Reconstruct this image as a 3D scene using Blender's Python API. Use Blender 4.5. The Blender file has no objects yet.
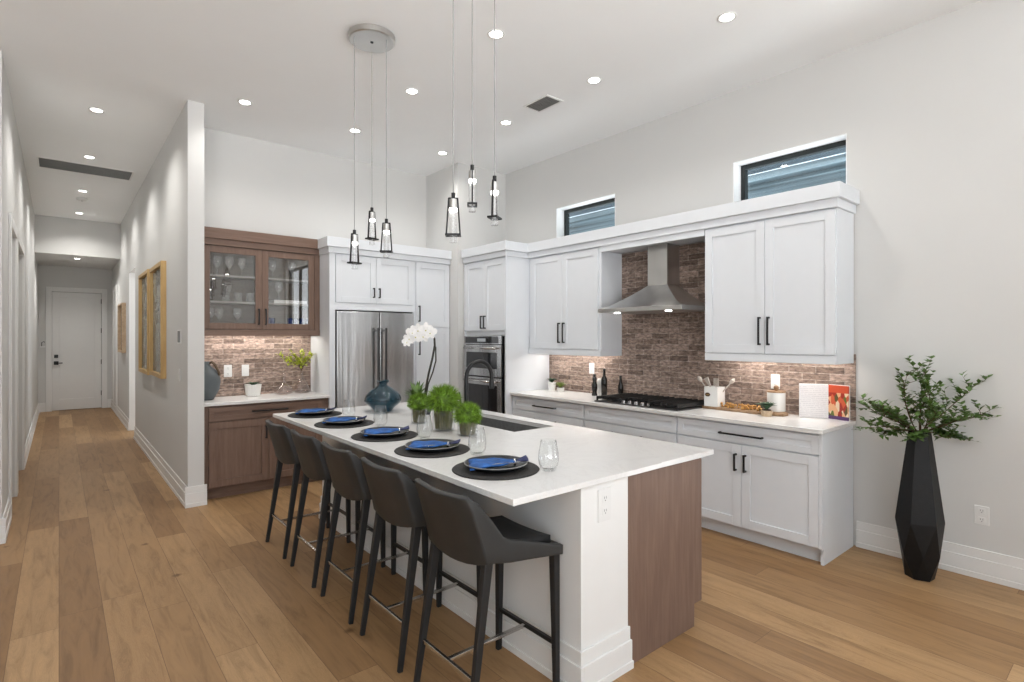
import bpy, bmesh, math, random
from mathutils import Vector, Matrix, Euler
PI = math.pi
S = bpy.context.scene
COL = S.collection
random.seed(7)

# ---------------------------------------------------------------- camera, sky, exposure
F_PX, CAM_H = 542.2, 1.523
cd = bpy.data.cameras.new('camera'); cam = bpy.data.objects.new('camera', cd); COL.objects.link(cam)
cam.location = (0, 0, CAM_H); cam.rotation_euler = (PI/2, 0, -math.radians(39.88))
cd.sensor_width = 36.0; cd.lens = 36.0*F_PX/1024.0; cd.shift_y = -3.54/1024.0
cd.clip_start = 0.05; cd.clip_end = 200
S.camera = cam
w = bpy.data.worlds.new('sky'); S.world = w; w.use_nodes = True
bg = w.node_tree.nodes['Background']
# daylight: pale sky above; brighter lower half added to lift the ceiling
_n = w.node_tree; _t = _n.nodes.new('ShaderNodeTexCoord'); _x = _n.nodes.new('ShaderNodeSeparateXYZ'); _r = _n.nodes.new('ShaderNodeValToRGB')
_n.links.new(_t.outputs['Generated'], _x.inputs[0])
_m = _n.nodes.new('ShaderNodeMath'); _m.operation = 'MULTIPLY_ADD'; _m.inputs[1].default_value = 0.5; _m.inputs[2].default_value = 0.5; _n.links.new(_x.outputs[2], _m.inputs[0]); _n.links.new(_m.outputs[0], _r.inputs[0])
_e = _r.color_ramp.elements; _e.new(0.47); _e[0].position = 0.38; _e[0].color = (0.98, 0.99, 1.0, 1); _e[1].color = (0.60, 0.605, 0.61, 1); _e[2].position = 0.54; _e[2].color = (0.25, 0.265, 0.28, 1)
_n.links.new(_r.outputs[0], bg.inputs[0]); bg.inputs[1].default_value = 7.6
vs = S.view_settings
vs.view_transform = 'Standard'; vs.look = 'None'; vs.gamma = 1.0; vs.exposure = 0.22; vs.use_curve_mapping = False
S.cycles.caustics_reflective = False; S.cycles.caustics_refractive = False
S.cycles.max_bounces = 12; S.cycles.diffuse_bounces = 6; S.cycles.transparent_max_bounces = 24
S.cycles.sample_clamp_indirect = 8

# ---------------------------------------------------------------- materials
def new_mat(name):
    m = bpy.data.materials.new(name); m.use_nodes = True
    nt = m.node_tree; b = nt.nodes['Principled BSDF']
    return m, nt, b
def N(nt, typ, **kw):
    n = nt.nodes.new(typ)
    for k, v in kw.items():
        if k in ('inp',):
            for i, x in v.items(): n.inputs[i].default_value = x
        else: setattr(n, k, v)
    return n
def ramp(nt, fac, stops, interp='LINEAR'):
    r = nt.nodes.new('ShaderNodeValToRGB'); r.color_ramp.interpolation = interp
    e = r.color_ramp.elements
    while len(e) < len(stops): e.new(0.5)
    for i, (p, c) in enumerate(stops):
        e[i].position = p; e[i].color = (*c, 1)
    nt.links.new(fac, r.inputs[0]); return r.outputs[0]
def math_n(nt, op, a, b=None):
    n = nt.nodes.new('ShaderNodeMath'); n.operation = op
    for i, v in enumerate((a, b)):
        if v is None: continue
        if isinstance(v, (int, float)): n.inputs[i].default_value = v
        else: nt.links.new(v, n.inputs[i])
    return n.outputs[0]
def coords(nt, scale=(1, 1, 1), rot=(0, 0, 0), kind='Object'):
    t = nt.nodes.new('ShaderNodeTexCoord'); m = nt.nodes.new('ShaderNodeMapping')
    m.inputs['Scale'].default_value = scale; m.inputs['Rotation'].default_value = rot
    nt.links.new(t.outputs[kind], m.inputs[0]); return m.outputs[0]
def plain(name, col, rough=0.5, metal=0.0, vary=0.04, scale=8.0, bump=0.0, bscale=60.0, spec=0.5, stretch=(1, 1, 1), coat=0.0):
    m, nt, b = new_mat(name)
    v = coords(nt, stretch)
    n = N(nt, 'ShaderNodeTexNoise', inp={'Scale': scale, 'Detail': 4.0}); nt.links.new(v, n.inputs['Vector'])
    lo = tuple(max(0, c*(1-vary)) for c in col); hi = tuple(min(1, c*(1+vary)) for c in col)
    nt.links.new(ramp(nt, n.outputs['Fac'], [(0.3, lo), (0.7, hi)]), b.inputs['Base Color'])
    b.inputs['Roughness'].default_value = rough; b.inputs['Metallic'].default_value = metal
    b.inputs['Specular IOR Level'].default_value = spec
    b.inputs['Coat Weight'].default_value = coat
    if bump:
        n2 = N(nt, 'ShaderNodeTexNoise', inp={'Scale': bscale, 'Detail': 3.0}); nt.links.new(v, n2.inputs['Vector'])
        bp = N(nt, 'ShaderNodeBump', inp={'Strength': bump, 'Distance': 0.01})
        nt.links.new(n2.outputs['Fac'], bp.inputs['Height']); nt.links.new(bp.outputs[0], b.inputs['Normal'])
    return m
def emit(name, col, strength):
    m, nt, b = new_mat(name)
    b.inputs['Base Color'].default_value = (*col, 1); b.inputs['Emission Color'].default_value = (*col, 1)
    b.inputs['Emission Strength'].default_value = strength
    return m
def glass(name, tint=(1, 1, 1), refl=0.9, rough=0.02, body=None, body_amt=0.0, ior=1.45, rim=0.55):
    """clear glass: tinted see-through mixed with a mirror by the Fresnel law"""
    m = bpy.data.materials.new(name); m.use_nodes = True; nt = m.node_tree
    nt.nodes.remove(nt.nodes['Principled BSDF']); out = nt.nodes['Material Output']
    tr = N(nt, 'ShaderNodeBsdfTransparent')
    gl = N(nt, 'ShaderNodeBsdfGlossy'); gl.inputs['Roughness'].default_value = rough; gl.inputs[0].default_value = (refl, refl, refl, 1)
    lw = N(nt, 'ShaderNodeLayerWeight'); lw.inputs[0].default_value = 0.5
    f0 = ((ior-1)/(ior+1))**2
    nt.links.new(ramp(nt, lw.outputs['Facing'], [(0.0, tint), (0.72, tint), (0.97, tuple(c*rim for c in tint))]), tr.inputs[0])
    frs = math_n(nt, 'ADD', math_n(nt, 'MULTIPLY', math_n(nt, 'POWER', lw.outputs['Facing'], 4.0), 0.75), f0)
    base = tr.outputs[0]
    if body:
        df = N(nt, 'ShaderNodeBsdfDiffuse'); df.inputs[0].default_value = (*body, 1)
        mx0 = N(nt, 'ShaderNodeMixShader'); mx0.inputs[0].default_value = body_amt
        nt.links.new(base, mx0.inputs[1]); nt.links.new(df.outputs[0], mx0.inputs[2]); base = mx0.outputs[0]
    mx = N(nt, 'ShaderNodeMixShader'); nt.links.new(frs, mx.inputs[0])
    nt.links.new(base, mx.inputs[1]); nt.links.new(gl.outputs[0], mx.inputs[2]); nt.links.new(mx.outputs[0], out.inputs[0])
    return m
def wood(name, lo, mid, hi, grain=(1, 1, 1), rough=0.45, scale=3.0):
    m, nt, b = new_mat(name)
    v = coords(nt, grain)
    n = N(nt, 'ShaderNodeTexNoise', inp={'Scale': scale, 'Detail': 8.0, 'Roughness': 0.65, 'Distortion': 0.4}); nt.links.new(v, n.inputs['Vector'])
    nt.links.new(ramp(nt, n.outputs['Fac'], [(0.28, lo), (0.5, mid), (0.74, hi)]), b.inputs['Base Color'])
    b.inputs['Roughness'].default_value = rough; b.inputs['Specular IOR Level'].default_value = 0.3
    bp = N(nt, 'ShaderNodeBump', inp={'Strength': 0.08, 'Distance': 0.003}); nt.links.new(n.outputs['Fac'], bp.inputs['Height']); nt.links.new(bp.outputs[0], b.inputs['Normal'])
    return m
def floor_mat():
    m, nt, b = new_mat('oak_plank_floor')
    t = nt.nodes.new('ShaderNodeTexCoord'); sp = nt.nodes.new('ShaderNodeSeparateXYZ'); nt.links.new(t.outputs['Object'], sp.inputs[0])
    X, Y = sp.outputs[0], sp.outputs[1]
    PW, PL = 0.19, 2.0
    u = math_n(nt, 'DIVIDE', X, PW); row = math_n(nt, 'FLOOR', u)
    wn = N(nt, 'ShaderNodeTexWhiteNoise', noise_dimensions='1D'); nt.links.new(row, wn.inputs['W'])
    vv = math_n(nt, 'ADD', math_n(nt, 'DIVIDE', Y, PL), math_n(nt, 'MULTIPLY', wn.outputs['Value'], 7.0))
    pid = math_n(nt, 'FLOOR', vv)
    cb = nt.nodes.new('ShaderNodeCombineXYZ'); nt.links.new(row, cb.inputs[0]); nt.links.new(pid, cb.inputs[1])
    wn2 = N(nt, 'ShaderNodeTexWhiteNoise', noise_dimensions='2D'); nt.links.new(cb.outputs[0], wn2.inputs['Vector'])
    # grain: noise stretched along the plank, shifted per plank
    sc = nt.nodes.new('ShaderNodeCombineXYZ')
    nt.links.new(math_n(nt, 'ADD', math_n(nt, 'MULTIPLY', X, 9.0), math_n(nt, 'MULTIPLY', wn2.outputs['Value'], 31.0)), sc.inputs[0])
    nt.links.new(math_n(nt, 'ADD', math_n(nt, 'MULTIPLY', Y, 1.0), math_n(nt, 'MULTIPLY', wn2.outputs['Value'], 17.0)), sc.inputs[1])
    g = N(nt, 'ShaderNodeTexNoise', inp={'Scale': 2.2, 'Detail': 9.0, 'Roughness': 0.62, 'Distortion': 0.9}); nt.links.new(sc.outputs[0], g.inputs['Vector'])
    c1 = ramp(nt, wn2.outputs['Value'], [(0.0, (0.250, 0.142, 0.066)), (0.35, (0.310, 0.184, 0.088)), (0.75, (0.368, 0.226, 0.112)), (1.0, (0.440, 0.278, 0.143))])
    c2 = ramp(nt, g.outputs['Fac'], [(0.25, (0.66, 0.63, 0.60)), (0.5, (1, 1, 1)), (0.8, (1.18, 1.17, 1.14))])
    # small dark knots, and pale cathedral lines following the grain
    kn = N(nt, 'ShaderNodeTexVoronoi', inp={'Scale': 2.3, 'Randomness': 1.0}); nt.links.new(t.outputs['Object'], kn.inputs['Vector'])
    knd = math_n(nt, 'ADD', kn.outputs['Distance'], math_n(nt, 'MULTIPLY', math_n(nt, 'SUBTRACT', g.outputs['Fac'], 0.5), 0.10))
    ring = math_n(nt, 'SINE', math_n(nt, 'MULTIPLY', g.outputs['Fac'], 130.0))
    rl = math_n(nt, 'MULTIPLY', math_n(nt, 'GREATER_THAN', wn2.outputs['Value'], 0.45), math_n(nt, 'MULTIPLY', ring, 0.07))
    k3 = nt.nodes.new('ShaderNodeValToRGB'); k3.color_ramp.elements[0].position = 0.02; k3.color_ramp.elements[0].color = (0.42, 0.36, 0.32, 1); k3.color_ramp.elements[1].position = 0.075; k3.color_ramp.elements[1].color = (1, 1, 1, 1)
    nt.links.new(knd, k3.inputs[0])
    va = nt.nodes.new('ShaderNodeVectorMath'); va.operation = 'ADD'; cr_ = nt.nodes.new('ShaderNodeCombineXYZ')
    for q_ in range(3): nt.links.new(rl, cr_.inputs[q_])
    nt.links.new(k3.outputs[0], va.inputs[0]); nt.links.new(cr_.outputs[0], va.inputs[1]); c3 = va.outputs[0]
    mx = N(nt, 'ShaderNodeMix', data_type='RGBA', blend_type='MULTIPLY'); mx.inputs[0].default_value = 1
    nt.links.new(c1, mx.inputs[6]); nt.links.new(c2, mx.inputs[7])
    mx2 = N(nt, 'ShaderNodeMix', data_type='RGBA', blend_type='MULTIPLY'); mx2.inputs[0].default_value = 1
    nt.links.new(mx.outputs[2], mx2.inputs[6]); nt.links.new(c3, mx2.inputs[7])
    # seams
    fu = math_n(nt, 'FRACT', u); fv = math_n(nt, 'FRACT', vv)
    du = math_n(nt, 'MULTIPLY', math_n(nt, 'MINIMUM', fu, math_n(nt, 'SUBTRACT', 1.0, fu)), PW)
    dv = math_n(nt, 'MULTIPLY', math_n(nt, 'MINIMUM', fv, math_n(nt, 'SUBTRACT', 1.0, fv)), PL)
    d = math_n(nt, 'MINIMUM', du, dv); seam = math_n(nt, 'LESS_THAN', d, 0.0014)
    mx3 = N(nt, 'ShaderNodeMix', data_type='RGBA'); nt.links.new(math_n(nt, 'MULTIPLY', seam, 0.6), mx3.inputs[0])
    nt.links.new(mx2.outputs[2], mx3.inputs[6]); mx3.inputs[7].default_value = (0.09, 0.05, 0.03, 1)
    nt.links.new(mx3.outputs[2], b.inputs['Base Color'])
    b.inputs['Roughness'].default_value = 0.46; b.inputs['Specular IOR Level'].default_value = 0.22
    bp = N(nt, 'ShaderNodeBump', inp={'Strength': 0.12, 'Distance': 0.004}); nt.links.new(math_n(nt, 'SUBTRACT', g.outputs['Fac'], seam), bp.inputs['Height']); nt.links.new(bp.outputs[0], b.inputs['Normal'])
    return m
def brick_mat(axis):
    """thin reclaimed brick; axis = world axis the courses run along"""
    m, nt, b = new_mat('reclaimed_brick_' + axis)
    t = nt.nodes.new('ShaderNodeTexCoord'); sp = nt.nodes.new('ShaderNodeSeparateXYZ'); nt.links.new(t.outputs['Object'], sp.inputs[0])
    cb = nt.nodes.new('ShaderNodeCombineXYZ')
    nt.links.new(sp.outputs[0 if axis == 'x' else 1], cb.inputs[0]); nt.links.new(sp.outputs[2], cb.inputs[1])
    def bk(c1, c2, mort):
        k = N(nt, 'ShaderNodeTexBrick', inp={'Scale': 1.0, 'Mortar Size': 0.003, 'Mortar Smooth': 0.4, 'Bias': 0.0, 'Brick Width': 0.20, 'Row Height': 0.052})
        k.inputs['Color1'].default_value = (*c1, 1); k.inputs['Color2'].default_value = (*c2, 1); k.inputs['Mortar'].default_value = (*mort, 1)
        nt.links.new(cb.outputs[0], k.inputs['Vector']); return k
    k = bk((0.150, 0.108, 0.088), (0.36, 0.275, 0.232), (0.40, 0.34, 0.30))
    mp = nt.nodes.new('ShaderNodeMapping'); mp.inputs['Scale'].default_value = (14, 34, 1); nt.links.new(cb.outputs[0], mp.inputs[0])
    n = N(nt, 'ShaderNodeTexNoise', inp={'Scale': 1.5, 'Detail': 7.0, 'Roughness': 0.7}); nt.links.new(mp.outputs[0], n.inputs['Vector'])
    c2 = ramp(nt, n.outputs['Fac'], [(0.34, (0.30, 0.27, 0.25)), (0.48, (0.90, 0.87, 0.85)), (0.66, (1.75, 1.70, 1.66))])
    mx = N(nt, 'ShaderNodeMix', data_type='RGBA', blend_type='MULTIPLY'); mx.inputs[0].default_value = 0.9
    nt.links.new(k.outputs['Color'], mx.inputs[6]); nt.links.new(c2, mx.inputs[7]); nt.links.new(mx.outputs[2], b.inputs['Base Color'])
    b.inputs['Roughness'].default_value = 0.8
    h = math_n(nt, 'SUBTRACT', math_n(nt, 'MULTIPLY', n.outputs['Fac'], 0.6), k.outputs['Fac'])
    bp = N(nt, 'ShaderNodeBump', inp={'Strength': 0.5, 'Distance': 0.004}); nt.links.new(h, bp.inputs['Height']); nt.links.new(bp.outputs[0], b.inputs['Normal'])
    return m
def quartz_mat():
    m, nt, b = new_mat('white_quartz')
    v = coords(nt)
    n = N(nt, 'ShaderNodeTexNoise', inp={'Scale': 2.0, 'Detail': 8.0, 'Roughness': 0.7, 'Distortion': 1.6}); nt.links.new(v, n.inputs['Vector'])
    nt.links.new(ramp(nt, n.outputs['Fac'], [(0.3, (0.74, 0.74, 0.725)), (0.487, (0.72, 0.715, 0.705)), (0.5, (0.675, 0.67, 0.66)), (0.513, (0.72, 0.715, 0.705)), (0.7, (0.75, 0.75, 0.74))]), b.inputs['Base Color'])
    b.inputs['Roughness'].default_value = 0.22
    return m
def steel_mat():
    m, nt, b = new_mat('brushed_steel')
    v = coords(nt, (5.0, 5.0, 0.35))
    n = N(nt, 'ShaderNodeTexNoise', inp={'Scale': 2.0, 'Detail': 2.0, 'Distortion': 0.6}); nt.links.new(v, n.inputs['Vector'])
    bp = N(nt, 'ShaderNodeBump', inp={'Strength': 0.18, 'Distance': 0.02}); nt.links.new(n.outputs['Fac'], bp.inputs['Height']); nt.links.new(bp.outputs[0], b.inputs['Normal'])
    nt.links.new(ramp(nt, n.outputs['Fac'], [(0.35, (0.44, 0.44, 0.44)), (0.65, (0.60, 0.60, 0.60))]), b.inputs['Base Color'])
    b.inputs['Metallic'].default_value = 1.0; b.inputs['Roughness'].default_value = 0.24
    return m
M = dict(
    wall=plain('warm_white_wall_paint', (0.625, 0.624, 0.612), 0.85, vary=0.01, scale=2),
    ceiling=plain('ceiling_paint', (0.85, 0.86, 0.862), 0.9, vary=0.008, scale=2),
    light_damper=plain('grey_light_damping_paint', (0.40, 0.395, 0.385), 0.85, vary=0.02, scale=2),  # grey picked to cut bounce off the unseen left wall
    trim=plain('white_trim_paint', (0.76, 0.76, 0.75), 0.45, vary=0.01),
    cab=plain('white_cabinet_paint', (0.695, 0.722, 0.755), 0.40, vary=0.01),
    floor=floor_mat(), brick_y=brick_mat('y'), brick_x=brick_mat('x'), quartz=quartz_mat(), steel=steel_mat(),
    wood_v=wood('stained_maple_upright', (0.140, 0.087, 0.064), (0.178, 0.114, 0.086), (0.218, 0.145, 0.111), (14, 14, 1.0)),
    wood_h=wood('stained_maple_level', (0.140, 0.087, 0.064), (0.178, 0.114, 0.086), (0.218, 0.145, 0.111), (1.0, 14, 14)),
    wood_in=wood('cabinet_interior_wood', (0.115, 0.09, 0.075), (0.15, 0.12, 0.10), (0.185, 0.15, 0.128), (1.0, 14, 14)),
    shelf=plain('pale_shelf_edge', (0.34, 0.32, 0.30), 0.4, vary=0.03),
    black=plain('matte_black_metal', (0.012, 0.012, 0.013), 0.38, 0.3, vary=0.1),
    iron=plain('cast_iron', (0.012, 0.012, 0.012), 0.55, vary=0.15, bump=0.15, bscale=200),
    leather=plain('charcoal_leather', (0.027, 0.027, 0.0265), 0.46, spec=0.35, vary=0.08, scale=14, bump=0.06, bscale=320),
    leg=plain('dark_charcoal_leg_wrap', (0.016, 0.016, 0.0165), 0.5, spec=0.35, vary=0.08, scale=14),
    pad=plain('black_seat_leather', (0.010, 0.010, 0.011), 0.65, vary=0.1, bump=0.05, bscale=320),
    chrome=plain('polished_steel', (0.62, 0.61, 0.60), 0.2, 1.0, vary=0.03),
    cord=plain('grey_pendant_cord', (0.30, 0.30, 0.29), 0.6, vary=0.05),
    nickel=plain('satin_nickel', (0.60, 0.59, 0.57), 0.32, 1.0, vary=0.03),
    darkglass=plain('black_oven_glass', (0.012, 0.012, 0.014), 0.07, vary=0.05, coat=0.3),
    mat_black=plain('woven_black_placemat', (0.020, 0.019, 0.018), 0.8, vary=0.35, scale=90, bump=0.4, bscale=220),
    plate=plain('glazed_black_stoneware', (0.010, 0.011, 0.014), 0.30, vary=0.2, scale=20),
    plate_rim=plain('painted_rim_highlight', (0.22, 0.22, 0.21), 0.3, vary=0.1),
    napkin=plain('blue_linen', (0.013, 0.095, 0.33), 0.75, vary=0.45, scale=26, bump=0.2, bscale=240),
    napkin_dark=plain('navy_napkin_band', (0.014, 0.022, 0.095), 0.7, vary=0.3, scale=30),
    silver=plain('silver_cutlery', (0.75, 0.74, 0.74), 0.18, 1.0, vary=0.02),
    cookbase=plain('dark_steel_cooktop', (0.07, 0.07, 0.072), 0.3, 0.8, vary=0.1),
    utensil=plain('weathered_pale_wood', (0.50, 0.45, 0.40), 0.6, vary=0.15, scale=30),
    sink=plain('dark_composite_sink', (0.15, 0.15, 0.148), 0.45, vary=0.15, scale=60),
    clear=glass('clear_glass', (0.975, 0.98, 0.98), 0.95, 0.02, (0.9, 0.9, 0.9), 0.008, rim=0.45),
    glassware=glass('cabinet_glassware', (0.95, 0.95, 0.95), 0.95, 0.02, (0.9, 0.9, 0.9), 0.14, 1.6),
    pane=glass('cabinet_pane', (0.96, 0.96, 0.95), 1.0, 0.01, ior=1.85, rim=1.0),
    winpane=glass('window_pane', (0.84, 0.87, 0.88), 0.9, 0.01, ior=1.5),
    crystal=glass('pendant_crystal', (0.93, 0.93, 0.93), 1.0, 0.06, (0.9, 0.9, 0.9), 0.10, 1.6),
    blueglass=glass('deep_blue_glass', (0.09, 0.32, 0.42), 1.0, 0.02, (0.005, 0.042, 0.068), 0.55, 1.55, rim=0.35),
    taupeglass=glass('smoky_taupe_glass', (0.96, 0.94, 0.93), 1.0, 0.03, (0.5, 0.42, 0.38), 0.03, 1.6, rim=0.6),
    bottleglass=glass('dark_bottle_glass', (0.05, 0.04, 0.02), 1.0, 0.04, (0.012, 0.010, 0.008), 0.85, 1.5),
    cobalt=glass('cobalt_tumbler_glass', (0.10, 0.18, 0.55), 1.0, 0.03, (0.015, 0.04, 0.22), 0.6, 1.5),
    vaseblack=plain('matte_black_ceramic', (0.009, 0.009, 0.0095), 0.45, spec=0.22, vary=0.15, scale=30, bump=0.08, bscale=120),
    vasegrey=plain('slate_grey_ceramic', (0.085, 0.098, 0.105), 0.6, vary=0.08),
    ceramic=plain('white_ceramic', (0.78, 0.78, 0.76), 0.35, vary=0.02),
    ribbed=plain('ribbed_offwhite_ceramic', (0.70, 0.69, 0.66), 0.6, vary=0.06),
    soil=plain('potting_soil', (0.05, 0.035, 0.025), 0.95, vary=0.4, scale=60, bump=0.5, bscale=100),
    grass=plain('bright_green_grass', (0.155, 0.275, 0.022), 0.6, vary=0.65, scale=30),
    stems=wood('packed_grass_stems', (0.028, 0.028, 0.010), (0.085, 0.080, 0.028), (0.21, 0.185, 0.085), (60, 60, 4), 0.8),
    leaf=plain('dark_green_leaf', (0.085, 0.160, 0.030), 0.45, vary=0.5, scale=16),
    leaf_lime=plain('lime_green_leaf', (0.46, 0.52, 0.04), 0.5, vary=0.4, scale=30),
    succ=plain('blue_green_succulent', (0.035, 0.085, 0.042), 0.5, vary=0.4, scale=40),
    succ_y=plain('yellow_green_succulent', (0.15, 0.20, 0.035), 0.5, vary=0.5, scale=40),
    twig=plain('brown_twig', (0.10, 0.062, 0.035), 0.8, vary=0.3, scale=40),
    twig_dark=plain('dark_orchid_stem', (0.030, 0.028, 0.020), 0.6, vary=0.3, scale=40),
    petal=plain('white_petal', (0.86, 0.85, 0.84), 0.55, vary=0.03, scale=30),
    petal_y=plain('yellow_green_petal_throat', (0.55, 0.50, 0.12), 0.5, vary=0.2, scale=60),
    oak=wood('light_oak_frame', (0.42, 0.26, 0.10), (0.52, 0.34, 0.14), (0.60, 0.42, 0.19), (8, 8, 1.0)),
    oak_pale=wood('pale_wood', (0.46, 0.33, 0.22), (0.58, 0.44, 0.30), (0.68, 0.54, 0.39), (3, 3, 3), 0.6, 6),
    board=wood('live_edge_board', (0.17, 0.10, 0.055), (0.30, 0.19, 0.11), (0.42, 0.29, 0.18), (9, 2, 9), 0.6, 5),
    bead=plain('honey_wood_bead', (0.48, 0.25, 0.07), 0.45, vary=0.35, scale=45),
    plastic=plain('white_plastic', (0.73, 0.73, 0.72), 0.35, vary=0.01),
    slot=plain('outlet_slot', (0.22, 0.22, 0.22), 0.6, vary=0.1),
    greyvent=plain('grey_vent_metal', (0.20, 0.20, 0.195), 0.6, vary=0.05),
    winframe=plain('black_window_frame', (0.010, 0.014, 0.014), 0.4, vary=0.1),
    siding=plain('blue_grey_siding', (0.050, 0.072, 0.090), 0.75, vary=0.5, scale=3.0, stretch=(1, 0.25, 9)),
    siding2=plain('slate_blue_siding', (0.135, 0.180, 0.205), 0.75, vary=0.75, scale=2.2, stretch=(1, 0.10, 7)),
    handle=plain('dark_steel_handle', (0.09, 0.09, 0.09), 0.35, 1.0, vary=0.05),
    hood=plain('smooth_brushed_steel', (0.60, 0.60, 0.59), 0.30, 1.0, vary=0.05, stretch=(1, 1, 0.2)),
    fascia=plain('pale_fascia', (0.62, 0.68, 0.72), 0.6, vary=0.1),
    gold=plain('gold_foil', (0.50, 0.34, 0.10), 0.35, 0.8, vary=0.1),
    lamp=emit('downlight_lens', (1.0, 0.97, 0.92), 14.0),
    led=emit('pendant_led', (1.0, 0.97, 0.93), 9.0),
    strip=emit('under_cabinet_strip', (1.0, 0.92, 0.84), 3.0),
    disp=emit('oven_display', (0.35, 0.38, 0.40), 0.15),
)
def page_mat():
    m, nt, b = new_mat('printed_text_page')
    v = coords(nt, kind='Object')
    wv = N(nt, 'ShaderNodeTexWave', wave_type='BANDS', bands_direction='Z', inp={'Scale': 22.0, 'Distortion': 0.0}); nt.links.new(v, wv.inputs['Vector'])
    n = N(nt, 'ShaderNodeTexNoise', inp={'Scale': 120.0}); nt.links.new(v, n.inputs['Vector'])
    f = math_n(nt, 'MULTIPLY', math_n(nt, 'GREATER_THAN', wv.outputs['Fac'], 0.6), math_n(nt, 'GREATER_THAN', n.outputs['Fac'], 0.45))
    nt.links.new(ramp(nt, f, [(0.0, (0.76, 0.74, 0.74)), (1.0, (0.64, 0.62, 0.63))]), b.inputs['Base Color'])
    b.inputs['Roughness'].default_value = 0.6
    return m
def photo_page_mat():
    m, nt, b = new_mat('printed_fruit_photo_page')
    v = coords(nt, kind='Generated')
    vo = N(nt, 'ShaderNodeTexVoronoi', inp={'Scale': 4.5}); nt.links.new(v, vo.inputs['Vector'])
    sp = nt.nodes.new('ShaderNodeSeparateColor'); nt.links.new(vo.outputs['Color'], sp.inputs[0])
    c1 = ramp(nt, sp.outputs[0], [(0.0, (0.30, 0.025, 0.015)), (0.25, (0.72, 0.40, 0.22)), (0.45, (0.75, 0.60, 0.42)), (0.62, (0.10, 0.07, 0.02)), (0.8, (0.55, 0.10, 0.04)), (0.95, (0.12, 0.15, 0.03))], 'CONSTANT')
    sx = nt.nodes.new('ShaderNodeSeparateXYZ'); nt.links.new(v, sx.inputs[0])
    top = math_n(nt, 'GREATER_THAN', sx.outputs[2], 0.78); bot = math_n(nt, 'LESS_THAN', sx.outputs[2], 0.10)
    mx = N(nt, 'ShaderNodeMix', data_type='RGBA'); nt.links.new(top, mx.inputs[0]); nt.links.new(c1, mx.inputs[6]); mx.inputs[7].default_value = (0.52, 0.075, 0.03, 1)
    mx2 = N(nt, 'ShaderNodeMix', data_type='RGBA'); nt.links.new(bot, mx2.inputs[0]); nt.links.new(mx.outputs[2], mx2.inputs[6]); mx2.inputs[7].default_value = (0.09, 0.04, 0.14, 1)
    nt.links.new(mx2.outputs[2], b.inputs['Base Color']); b.inputs['Roughness'].default_value = 0.35
    return m
def art_mat(name, seed, cols):
    m, nt, b = new_mat(name)
    v = coords(nt, kind='Object')
    n = N(nt, 'ShaderNodeTexNoise', noise_dimensions='4D', inp={'Scale': 4.5, 'Detail': 6.0, 'Distortion': 1.2, 'W': seed}); nt.links.new(v, n.inputs['Vector'])
    k = len(cols)
    nt.links.new(ramp(nt, n.outputs['Fac'], [(0.3+0.4*i/(k-1), c) for i, c in enumerate(cols)]), b.inputs['Base Color'])
    b.inputs['Roughness'].default_value = 0.25
    return m
M['page'] = page_mat(); M['photo'] = photo_page_mat()
M['art'] = art_mat('abstract_grey_green_print', 1.0, [(0.035, 0.04, 0.04), (0.13, 0.14, 0.13), (0.30, 0.30, 0.27), (0.08, 0.09, 0.08)])
M['art2'] = art_mat('abstract_sand_print', 4.0, [(0.50, 0.42, 0.33), (0.36, 0.28, 0.21), (0.10, 0.08, 0.07), (0.55, 0.47, 0.38)])

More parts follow.
